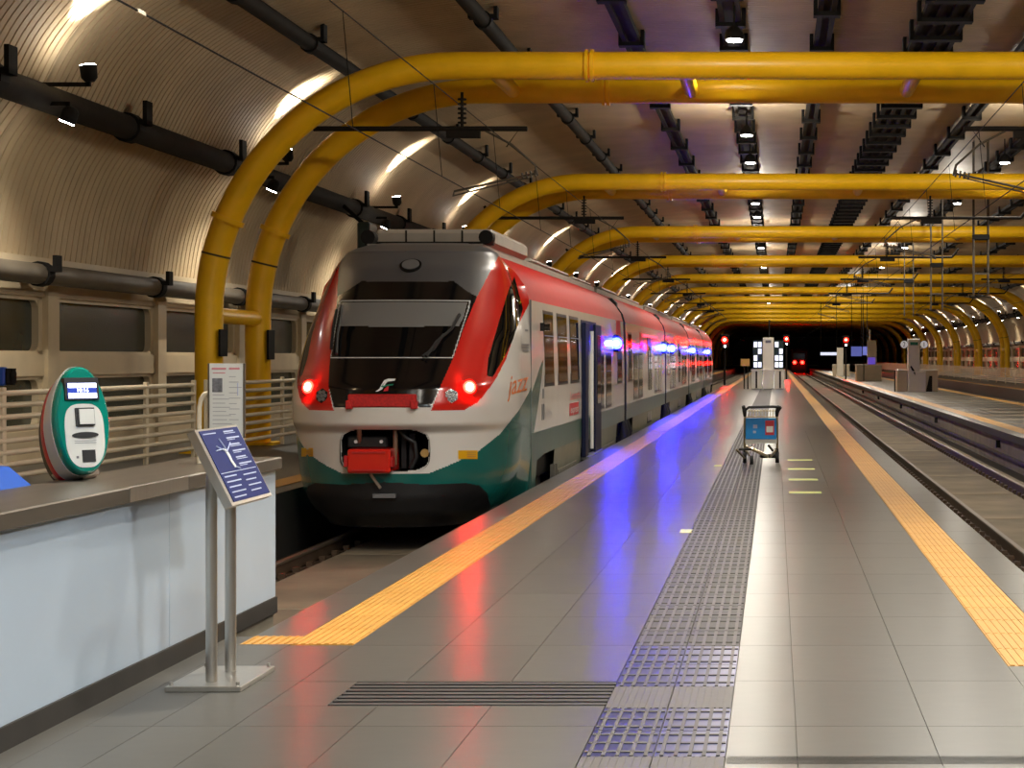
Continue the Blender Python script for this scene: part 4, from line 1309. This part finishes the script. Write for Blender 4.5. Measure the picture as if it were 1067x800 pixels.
nb(222, 235, 388, 389, 'notice_pink'); nb(221.5, 232, 394, 408.5, 'notice_grey', 'photograph')
for k in range(9):
    nb(222, 234 + (k * 5) % 9, 411 + k * 4.3, 411.7 + k * 4.3, 'notice_line')
    nb(239, 246 + (k * 3) % 7, 392 + k * 5.6, 392.7 + k * 5.6, 'notice_line')
nb(247.5, 248.5, 399, 412, 'board_mark')
MB().tube([at(207.5, 473, 11.8) + Vector((0, 0, -0.0)), at(207.5, 440, 11.8), at(207.8, 424, 11.8), at(209.5, 416, 11.8), at(213, 411, 11.8), at(219, 408.5, 11.8), at(228, 408, 11.8)], 0.016, 10).build('bent_tube', 'rail_white', nt_, smooth=True)
q = at(207.5, 473, 11.8)
MB().tube([(q.x, q.y, 1.07), (q.x, q.y, q.z + 0.01)], 0.016, 10).build('tube_foot', 'rail_white', nt_, smooth=True)

# ------------------------------------------------------------------ information stand
st = empty('info_stand', (-3.0, 9.87, 0), 'stainless information stand with tilted blue map board in front of the white wall', 'information stand')
MB().box(-3.2, -2.8, 9.55, 10.2, 0.0, 0.03, 0.004).build('base_plate', 'steel_post', st)
for x in (-3.175, -2.825):
    for y in (9.58, 10.17):
        MB().tube([(x, y, 0.03), (x, y, 0.05)], 0.01, 8).build('bolt', 'steel_post', st)
for y in (9.70, 10.04):
    MB().tube([(-3.0, y, 0.03), (-3.0, y, 1.16)], 0.03, 20).build('post', 'steel_post', st, smooth=True)
T0, B0 = Vector((-3.05, 9.57, 1.372)), Vector((-2.85, 9.57, 0.974))       # near ends of top and bottom edge
e_v = (B0 - T0).normalized(); e_u = Vector((0, 1, 0)); e_n = e_u.cross(-e_v)
if e_n.x < 0: e_n = -e_n
BH, BW = (B0 - T0).length, 0.75
def bd(u, w, d):
    return T0 + e_u * u + e_v * w + e_n * d
def board_box(name, u0, u1, w0, w1, d0, d1, m, par):
    v = [bd(u, w, d) for d in (d0, d1) for w in (w0, w1) for u in (u0, u1)]
    return MB().add(v, [(0, 2, 3, 1), (4, 5, 7, 6), (0, 1, 5, 4), (2, 6, 7, 3), (0, 4, 6, 2), (1, 3, 7, 5)]).build(name, m, par)
tr = board_box('board_tray', 0, BW, 0, BH, -0.045, 0.0, 'steel_post', st)
bo = board_box('map_board', 0.05, BW - 0.02, 0.012, BH - 0.018, 0.0, 0.004, 'board_blue', st)
def bm_(u0, u1, w0, w1, nm='print_line', m='board_mark'):
    board_box(nm, u0, u1, w0, w1, 0.004, 0.006, m, bo)
bm_(0.06, 0.70, 0.262, 0.266)
bm_(0.08, 0.30, 0.03, 0.036)
for k in range(6):
    bm_(0.44, 0.62 + 0.05 * (k % 2), 0.028 + k * 0.039, 0.036 + k * 0.039)
    bm_(0.44, 0.58 + 0.06 * ((k + 1) % 2), 0.041 + k * 0.039, 0.045 + k * 0.039)
for k in range(5):
    bm_(0.09, 0.30 + 0.04 * (k % 2), 0.282 + k * 0.03, 0.289 + k * 0.03)
    if k < 4:
        bm_(0.42, 0.66 - 0.05 * (k % 2), 0.29 + k * 0.032, 0.297 + k * 0.032)
mp_ = [(0.30, 0.13), (0.34, 0.135), (0.355, 0.17), (0.35, 0.20), (0.37, 0.235), (0.34, 0.245), (0.32, 0.21), (0.315, 0.17)]
MB().prism(mp_, lambda u, w: bd(u, w, 0.007), lambda u, w: bd(u, w, 0.004)).build('map_shape', 'notice_white', bo)
for a, c in (((0.2, 0.11), (0.33, 0.15)), ((0.33, 0.15), (0.46, 0.10)), ((0.34, 0.14), (0.30, 0.07)), ((0.16, 0.135), (0.3, 0.13)), ((0.36, 0.24), (0.42, 0.255))):
    MB().tube([bd(a[0], a[1], 0.006), bd(c[0], c[1], 0.006)], 0.004, 5).build('map_line', 'board_mark', bo)

# ------------------------------------------------------------------ railings
def railing(posts, X, ztop, zbot, nb_, label, cat='railing', hidden=None):
    r = empty('railing', (X, posts[0], 0), label, cat)
    for y in posts:
        MB().box(X - 0.03, X + 0.03, y - 0.055, y + 0.055, 0, ztop, 0.008).build('post', 'rail_white', r)
    for k in range(nb_):
        zz = zbot + (ztop - 0.08 - zbot) * k / (nb_ - 1)
        MB().tube([(X, posts[0], zz), (X, posts[-1], zz)], 0.038, 10).build('bar', 'rail_white', r, smooth=True)
    return r
XRAIL = -10.02
railing([13.4, 18.6, 23.64, 29.03, 31.4], XRAIL, 1.37, 0.2, 8, 'cream horizontal-bar railing on the left platform behind the ticket validator')
railing([32.1, 37.05, 42.2, 47.4], XRAIL, 1.37, 0.2, 8, 'cream horizontal-bar railing on the left platform behind the yellow columns')
rr_ = empty('railing', (15.9, 100, 0), 'long pale railing along the outermost right platform', 'railing')
for k in range(58):
    y = 100 + k * 5.2
    if y < 400:
        MB().box(15.87, 15.93, y - 0.05, y + 0.05, 0, 1.12).build('post', 'rail_white', rr_)
for k in range(8):
    MB().box(15.88, 15.92, 100, 396, 0.13 + k * 0.13, 0.16 + k * 0.13).build('bar', 'rail_white', rr_)
pk = MB()
for k in range(560):
    y = 100.3 + k * 0.52
    pk.box(15.885, 15.915, y - 0.012, y + 0.012, 0.13, 1.07)
pk.build('pickets', 'rail_white', rr_, kind='stuff')
# small device clipped on the first railing post
pdv = at(8, 392, 23.6)
dv = empty('wall_intercom', (pdv.x, 23.6, pdv.z), 'small blue and black two-headed device above the railing at the left edge', 'device')
q = at(2, 392, 23.6)
MB().box(q.x - 0.03, q.x + 0.05, 23.55, 23.68, q.z - 0.12, q.z + 0.12, 0.02).build('device_body', 'blue_plastic', dv)
for x in (7.5, 13):
    q = at(x, 391, 23.6)
    MB().tube([(q.x, 23.62, q.z - 0.1), (q.x, 23.62, q.z + 0.02), (q.x, 23.62, q.z + 0.06), (q.x, 23.62, q.z + 0.09)], 0.045, 12, rs=[0.04, 0.045, 0.035, 0.04]).build('device_head', 'black_metal', dv, smooth=True)
MB().box(at(1, 392, 23.6).x, at(14, 392, 23.6).x, 23.6, 23.66, at(0, 401, 23.6).z, at(0, 397, 23.6).z).build('device_bracket', 'black_metal', dv)

# ------------------------------------------------------------------ luggage trolley
tx, ty = -0.24, 30.2
tl = empty('luggage_trolley', (tx, ty, 0), 'luggage trolley with blue panel standing on the tactile path', 'trolley')
for s in (-1, 1):
    MB().tube([(tx + s * 0.27, ty + 0.12, 0.18), (tx + s * 0.27, ty + 0.06, 0.5), (tx + s * 0.265, ty, 0.84)], 0.02, 10).build('upright', 'trolley_tube', tl, smooth=True)
    MB().tube([(tx + s * 0.265, ty, 0.78), (tx + s * 0.27, ty - 0.02, 0.86), (tx + s * 0.29, ty - 0.06, 0.95)], 0.03, 10, rs=[0.025, 0.035, 0.028]).build('handle_grip', 'rubber', tl, smooth=True)
MB().tube([(tx - 0.29, ty - 0.05, 0.86), (tx - 0.2, ty - 0.06, 0.93), (tx + 0.2, ty - 0.06, 0.94), (tx + 0.33, ty - 0.06, 0.93)], 0.022, 10).build('handle_bar', 'rubber', tl, smooth=True)
MB().tube([(tx + 0.33, ty - 0.06, 0.93), (tx + 0.27, ty - 0.02, 0.84)], 0.022, 8).build('handle_stay', 'rubber', tl, smooth=True)
for k in range(9):
    x = tx - 0.2 + k * 0.05
    MB().tube([(x, ty + 0.02, 0.76), (x, ty, 0.9)], 0.005, 6).build('basket_wire', 'trolley_tube', tl)
for h in (0.77, 0.87):
    MB().tube([(tx - 0.26, ty + 0.01, h), (tx + 0.26, ty + 0.01, h)], 0.008, 6).build('basket_rail', 'trolley_tube', tl)
MB().box(tx - 0.262, tx + 0.262, ty + 0.02, ty + 0.05, 0.33, 0.42).build('lower_plate', 'validator_white', tl)
pn = MB().box(tx - 0.255, tx + 0.255, ty + 0.005, ty + 0.03, 0.40, 0.75, 0.006).build('advert_panel', 'trolley_blue', tl)
MB().box(tx + 0.07, tx + 0.22, ty + 0.002, ty + 0.006, 0.47, 0.71).build('red_label', 'decal_red', pn)
MB().box(tx + 0.09, tx + 0.2, ty - 0.001, ty + 0.003, 0.515, 0.615).build('white_label', 'notice_white', pn)
MB().box(tx - 0.13, tx - 0.06, ty + 0.002, ty + 0.006, 0.58, 0.64).box(tx - 0.13, tx - 0.08, ty + 0.002, ty + 0.006, 0.50, 0.54).build('panel_mark', 'board_mark', pn)
for s in (-1, 1):
    MB().tube([(tx + s * 0.26, ty + 0.12, 0.22), (tx + s * 0.16, ty - 0.35, 0.13)], 0.018, 8).build('side_tube', 'trolley_tube', tl, smooth=True)
    MB().tube([(tx + s * 0.26, ty + 0.1, 0.24), (tx + s * 0.27, ty + 0.12, 0.1)], 0.03, 8).build('fork', 'rubber', tl)
    MB().tube([(tx + s * 0.27 - 0.03, ty + 0.12, 0.095), (tx + s * 0.27 + 0.03, ty + 0.12, 0.095)], 0.095, 20).build('wheel', 'rubber', tl, smooth=True)
MB().tube([(tx - 0.24, ty + 0.1, 0.27), (tx + 0.06, ty - 0.2, 0.14), (tx + 0.12, ty - 0.3, 0.12)], 0.018, 8).build('cross_tube', 'trolley_tube', tl, smooth=True)
MB().tube([(tx - 0.16, ty + 0.1, 0.25), (tx + 0.12, ty - 0.15, 0.13)], 0.016, 8).build('cross_tube', 'trolley_tube', tl, smooth=True)
MB().tube([(tx - 0.40, ty - 0.28, 0.24), (tx - 0.27, ty - 0.05, 0.09)], 0.018, 8).build('front_tube', 'trolley_tube', tl, smooth=True)
MB().tube([(tx - 0.36, ty - 0.3, 0.25), (tx - 0.15, ty - 0.3, 0.25)], 0.02, 8).build('front_bar', 'rubber', tl)
MB().box(tx - 0.02, tx + 0.26, ty - 0.05, ty + 0.1, 0.09, 0.15, 0.02).build('axle_beam', 'rubber', tl)
MB().tube([(tx - 0.18, ty - 0.33, 0.075), (tx - 0.12, ty - 0.33, 0.075)], 0.075, 18).build('wheel', 'rubber', tl, smooth=True)
MB().tube([(tx + 0.12, ty + 0.08, 0.3), (tx + 0.2, ty + 0.1, 0.2)], 0.02, 8).build('brace', 'rubber', tl)

tl.location.z = 0.0065
# ------------------------------------------------------------------ kiosks and boards on the platforms
def kiosk(X, Y, colw, colh, boxes, label, boards=False, sign=None, rot=0):
    r = empty('platform_kiosk', (X, Y, 0), label, 'kiosk')
    MB().box(X - colw / 2, X + colw / 2, Y, Y + colw, 0, colh, 0.02).build('column', 'kiosk_white', r)
    for (x0, x1, y0, y1, h, m) in boxes:
        MB().box(X + x0, X + x1, Y + y0, Y + y1, 0, h, 0.02).build('counter', m, r)
        MB().box(X + x0 - 0.03, X + x1 + 0.03, Y + y0 - 0.03, Y + y1 + 0.03, h, h + 0.05).build('counter_top', 'kiosk_white', r)
    return r
Yk = 103.0
k1 = kiosk((800.5 - VPX) * Yk / FPX, Yk, 0.62, 2.9, [(-0.95, -0.36, 0, 1.2, 1.05, 'kiosk_white'), (0.36, 0.92, 0, 1.2, 1.05, 'kiosk_white'), (-0.30, 0.30, -0.06, 0.0, 1.05, 'kiosk_white')], 'white kiosk column with lit display boards at far end of the central platform')
kx = (800.5 - VPX) * Yk / FPX
for s in (-1, 1):
    b = MB().box(*sorted((kx + s * 0.34, kx + s * 0.86)), Yk + 0.2, Yk + 0.35, 1.15, 2.75).build('display_board', 'dark_green', k1)
    for i in range(4):
        for j in range(2):
            x0 = kx + s * (0.38 + 0.24 * j)
            if (i * 3 + j * 5 + (s > 0)) % 4 != 3:
                MB().box(*sorted((x0, x0 + s * 0.2)), Yk + 0.19, Yk + 0.2, 1.22 + i * 0.38, 1.22 + i * 0.38 + 0.3).build('display_cell', 'board_lit', b)
    MB().box(*sorted((kx + s * 0.62, kx + s * 0.72)), Yk - 0.03, Yk + 0.0, 0.05, 1.0).build('panel_gap', 'dark_duct', k1)
MB().tube([(kx + 0.06, Yk + 0.3, 2.9), (kx + 0.06, Yk + 0.3, 3.9)], 0.04, 8).build('antenna', 'dark_duct', k1)
MB().box(kx - 0.16, kx + 0.16, Yk - 0.01, Yk, 2.6, 2.75).build('name_plate', 'decal_grey', k1)
for x in (-1.35, -1.15):
    MB().tube([(kx + x, Yk - 0.2, 0), (kx + x, Yk - 0.2, 1.35)], 0.035, 8).build('barrier_post', 'dark_duct', k1)
MB().box(kx - 1.55, kx - 1.05, Yk - 0.25, Yk - 0.15, 1.3, 1.7).build('amber_box', 'amber', k1)

k1.location.z = 0.0045
def pf(px_, py_):
    Y = CH * FPX / (py_ - VPY)
    return (px_ - VPX) * Y / FPX, Y
X, Y = pf(952.5, 408)
k2 = kiosk(X, Y, 0.62, 2.75, [(-0.86, -0.34, 0.2, 1.6, 1.1, 'kiosk_beige'), (0.32, 1.25, 0.1, 1.6, 1.1, 'kiosk_beige'), (-0.30, 0.6, -0.08, 0.0, 1.02, 'kiosk_white')], 'white kiosk column with counters and round number signs on the second platform')
MB().box(X - 0.2, X + 0.2, Y - 0.012, Y, 2.42, 2.58).build('green_sign', 'sign_green', k2)
for i, (sx, tx_) in enumerate(((-0.52, '2'), (0.52, '1'))):
    d = MB().tube([(X + sx, Y, 2.46), (X + sx, Y + 0.06, 2.46)], 0.19, 24).build('number_sign', 'number_glow', k2, smooth=True)
    MB().tube([(X + sx, Y + 0.003, 2.46), (X + sx, Y + 0.05, 2.46)], 0.205, 24).build('sign_rim', 'board_blue', d, smooth=True)
    v, f = text_poly(tx_, 0.36, 0, 'CENTER')
    MB().add([(X + sx + q[0], Y - 0.006, 2.335 + q[1]) for q in v], f).build('number', 'validator_black', d)
    MB().box(*sorted((X + sx * 0.55, X + sx * 0.75)), Y + 0.1, Y + 0.14, 2.44, 2.48).build('sign_arm', 'dark_duct', k2)
MB().prism([(0.62, 0.0), (0.95, 0.0), (0.95, 0.82), (0.8, 0.82)], lambda u, w: (X + u, Y + 0.085, w), lambda u, w: (X + u, Y + 0.1, w)).build('counter_recess', 'dark_duct', k2)
MB().tube([(X - 1.0, Y + 0.1, 0), (X - 1.0, Y + 0.1, 1.1)], 0.03, 8).build('barrier_post', 'dark_duct', k2)
MB().prism([(-0.16, 1.3), (-0.05, 1.1), (0.1, 0.85), (0.1, 1.05), (-0.1, 1.35)], lambda u, w: (X + u - 0.05, Y - 0.1, w), lambda u, w: (X + u - 0.05, Y - 0.02, w)).build('lean_bar', 'dark_duct', k2)
X, Y = pf(905.5, 397.2)
k3 = empty('ticket_booth', (X, Y, 0), 'low beige booth with brown board and purple screen on the second platform', 'kiosk')
MB().box(X - 0.95, X + 0.95, Y, Y + 2.0, 0, 1.2, 0.02).build('counter', 'kiosk_beige', k3)
MB().box(X - 0.98, X + 0.98, Y - 0.03, Y + 2.03, 1.2, 1.26).build('counter_top', 'kiosk_white', k3)
MB().box(X - 0.1, X + 0.6, Y + 0.6, Y + 0.8, 1.26, 3.1).build('board', 'kiosk_beige', k3)
MB().box(X - 0.06, X + 0.5, Y + 0.56, Y + 0.6, 1.28, 1.8).build('screen', 'sign_purple', k3)
MB().tube([(X + 0.1, Y + 0.7, 3.1), (X + 0.1, Y + 0.7, 3.9)], 0.06, 8).build('mast', 'kiosk_white', k3)
MB().tube([(X - 0.4, Y - 0.1, 0), (X - 0.4, Y - 0.1, 1.3)], 0.03, 8).build('barrier_post', 'dark_duct', k3)
X, Y = pf(875.5, 392)
kiosk(X, Y, 0.62, 2.75, [(-0.7, -0.36, 0.2, 1.6, 1.1, 'kiosk_beige'), (0.36, 0.9, 0.1, 1.6, 1.1, 'kiosk_beige')], 'farthest white kiosk column on the second platform below the right red signal')
# lit hanging destination boards far down the second platform
for i, (x0, x1, y0, y1, Y) in enumerate(((855, 872, 367, 370, 184), (887, 898, 361, 371, 160), (899, 904, 361, 370, 150))):
    p, q = at(x0, y0, Y), at(x1, y1, Y)
    r = MB().box(p.x, q.x, Y, Y + 0.2, q.z, p.z).build('hanging_board', 'board_lit' if i == 0 else mat('board_blue_lit', srgb(90, 100, 170), .4, emit=0.35, ecol=srgb(110, 120, 210)), label=(
        'thin pale lit board hanging left of the farthest white kiosk', 'bluish lit board hanging right of the farthest white kiosk', 'small bluish lit board beside the brown booth board')[i], cat='sign')
    MB().box(p.x, p.x + 0.06, Y + 0.05, Y + 0.11, p.z, z(7.19)).box(q.x - 0.06, q.x, Y + 0.05, Y + 0.11, p.z, z(7.19)).build('hanger', 'dark_duct', r)

# ------------------------------------------------------------------ signals at the platform ends, and the train far away
for i, (x, y, Y, lab) in enumerate(((755, 354, 118, 'red light signal beyond the tail of the train'), (819.5, 353, 150, 'red light signal above the right end of the central platform'), (881.5, 354, 150, 'red light signal over the second platform'))):
    p = at(x, y, Y)
    r = empty('railway_signal', (p.x, Y, 0), lab, 'signal')
    MB().tube([(p.x, Y + 0.25, 0), (p.x, Y + 0.25, p.z + 0.2)], 0.07, 10).build('mast', 'dark_duct', r)
    MB().box(p.x - 0.28, p.x + 0.28, Y + 0.05, Y + 0.3, p.z - 0.55, p.z + 0.35, 0.05).build('signal_head', 'black_metal', r)
    MB().disc((p.x, Y + 0.05, p.z), (0, -1, 0), 0.16, 0.03, 16).build('signal_lens', 'red_signal', r)
    MB().disc((p.x, Y + 0.018, p.z), (0, -1, 0), 0.07, 0.01, 12).build('signal_core', 'red_core', r)
    MB().tube([(p.x - 0.19, Y + 0.05, p.z - 0.02), (p.x - 0.19, Y - 0.35, p.z + 0.02)], 0.012, 6).prism([(math.cos(a_) * 0.2, math.sin(a_) * 0.2) for a_ in [k * math.pi / 10 for k in range(11)]] + [(math.cos(a_) * 0.185, math.sin(a_) * 0.185) for a_ in [(10 - k) * math.pi / 10 for k in range(11)]],
        lambda u, w: (p.x + u, Y - 0.38, p.z + w), lambda u, w: (p.x + u, Y + 0.06, p.z + w)).build('signal_hood', 'black_metal', r)
    MB().disc((p.x + 0.02, Y + 0.05, p.z - 0.42), (0, -1, 0), 0.06, 0.03, 10).build('signal_lens', 'cool_lamp', r)
ft = empty('distant_train', (XT2 + 0.2, 288, -0.55), 'dark train far away on the middle track with two red tail lamps', 'train')
Y = 288.0
MB().box(XT2 - 1.35, XT2 + 1.35, Y, Y + 60, -0.3, 3.2, 0.3).build('body', 'far_dark', ft)
MB().box(XT2 - 1.0, XT2 + 1.0, Y - 0.02, Y + 0.1, 1.5, 2.6, 0.05).build('windscreen', 'train_glass', ft)
for x in (828, 836):
    p = at(x, 377.5, Y)
    h = MB().disc((p.x, Y, p.z), (0, -1, 0), 0.3, 0.03, 14).build('tail_lamp', 'black_metal', ft)
    MB().disc((p.x, Y - 0.03, p.z), (0, -1, 0), 0.25, 0.03, 14).build('lamp_lens', 'red_lamp', h)
MB().box(XT2 - 1.1, XT2 + 1.1, Y + 1, Y + 58, -0.55, -0.3).build('bogie', 'under', ft)

# ------------------------------------------------------------------ overhead line
def cantilever(i, s, xc, label):
    """boom fixed to the arch, insulator, registration arm; xc = track axis, s = side of the support"""
    Y = ARCH0 + i * PITCH + 1.2
    r = empty('catenary_arm', (xc - s * 4.0, Y, z(4.4)), label, 'catenary arm', 'overhead line arms')
    MB().tube([(xc - s * 4.0, Y, z(4.4)), (xc + s * 0.1, Y, z(4.4))], 0.05, 10).build('boom', 'dark_duct', r, smooth=True)
    MB().tube([(xc - s * 4.0, Y, z(4.4)), (xc - s * 4.25, Y - 0.2, z(4.75))], 0.05, 8).build('boom_foot', 'dark_duct', r)
    x = xc - s * 1.15
    b = MB()
    b.tube([(x, Y, z(4.4)), (x, Y, z(5.1))], 0.03, 8)
    for k in range(6):
        b.tube([(x, Y, z(4.5 + k * 0.09)), (x, Y, z(4.53 + k * 0.09))], 0.085, 10)
    b.build('insulator', 'dark_duct', r, smooth=True)
    MB().box(x - 0.3, x + 0.35, Y - 0.06, Y + 0.06, z(4.22), z(4.36)).build('clamp', 'dark_duct', r)
    MB().tube([(xc - s * 0.7, Y, z(4.36)), (xc - s * 0.2, Y, z(4.1)), (xc + s * 0.25, Y, z(3.7)), (xc + s * 0.3, Y, z(3.5))], 0.022, 8).build('drop_tube', 'pipe_grey', r, smooth=True)
    b = MB()
    b.tube([(xc + s * 0.3, Y, z(3.55)), (xc - s * 1.3, Y, z(3.2)), (xc - s * 1.32, Y, z(3.1))], 0.022, 8)
    b.tube([(xc + s * 0.1, Y, z(3.46)), (xc - s * 1.3, Y, z(3.12))], 0.015, 6)
    b.build('registration_arm', 'pipe_grey', r, smooth=True)
    b = MB()
    for k in range(4):
        x = xc + s * (0.25 - k * 0.08)
        b.tube([(x - s * 0.015, Y, z(3.54 - k * 0.018)), (x + s * 0.015, Y, z(3.545 - k * 0.018))], 0.07, 10)
    b.build('arm_insulator', 'pipe_grey', r)
    MB().tube([(xc - s * 0.6, Y, z(4.4)), (xc - s * 0.05, Y, z(4.4)), (xc - s * 0.3, Y, z(4.05))], 0.012, 6).build('stay', 'dark_duct', r)
for i in range(0, 7):
    cantilever(i, 1, XT1, '%s overhead-line arm from the camera above the train track' % ORD[i])
for i in range(0, 6):
    cantilever(i, -1, XT2, '%s overhead-line arm from the camera above the middle track' % ORD[i])
for i in range(0, 6):
    cantilever(i, -1, XT3, '%s overhead-line arm from the camera above the right track' % ORD[i])
for xc, word in ((XT1, 'train'), (XT2, 'middle'), (XT3, 'right')):
    r = empty('overhead_wire', (xc, 12, z(2.65)), 'thin contact wire and hanger wires above the %s track' % word, 'overhead wire')
    MB().tube([(xc, 6, z(2.65)), (xc, 300, z(2.65))], 0.009, 5).build('contact_wire', 'black_metal', r)
    MB().tube([(xc - 0.12, 6, z(4.0)), (xc - 0.12, 300, z(4.0))], 0.009, 5).build('messenger_wire', 'black_metal', r)
    for k in range(12):
        MB().tube([(xc, 21 + k * 5.6, z(2.65)), (xc - 0.12, 21 + k * 5.6, z(4.0))], 0.006, 5).build('dropper', 'black_metal', r)
    if word == 'train':
        for yy in (13.05, 13.9):
            MB().box(xc - 0.012, xc + 0.012, yy, yy + 0.16, z(2.635), z(2.665)).build('wire_clamp', 'rail_white', r)
# hanging frames over the second platform
for i, (x, y, Y) in enumerate(((1022, 247, 60.5), (976, 276, 77.0), (947, 293, 98.5))):
    p = at(x, y, Y)
    r = empty('rod_hanger', p, '%s dark box on four thin rods hanging over the second platform' % ORD[i], 'hanger', 'rod hangers')
    MB().box(p.x - 0.27, p.x + 0.27, Y - 0.2, Y + 0.2, p.z - 0.1, p.z + 0.08, 0.02).build('frame_box', 'black_metal', r)
    for sx in (-0.24, 0.24):
        for sy in (-0.17, 0.17):
            MB().tube([(p.x + sx, Y + sy, z(7.19)), (p.x + sx, Y + sy, p.z - 1.9)], 0.02, 6).build('rod', 'pipe_grey', r)
    MB().box(p.x - 0.27, p.x + 0.27, Y - 0.19, Y - 0.15, p.z - 1.25, p.z - 1.2).build('frame_bar', 'pipe_grey', r)
# dark green board on the left wall behind the train nose
p, q = at(372, 231, 45.5), at(385, 268, 45.5)
r = MB().box(p.x, q.x, 45.5, 46.4, q.z, p.z, 0.04).build('wall_board', 'dark_green', label='dark green upright box beside the vault lamps behind the train roof', cat='box')
MB().tube([(p.x + 0.1, 45.9, p.z - 0.05), (-11.0, 45.9, z(3.95))], 0.05, 8).build('wall_bracket', 'black_metal', r)
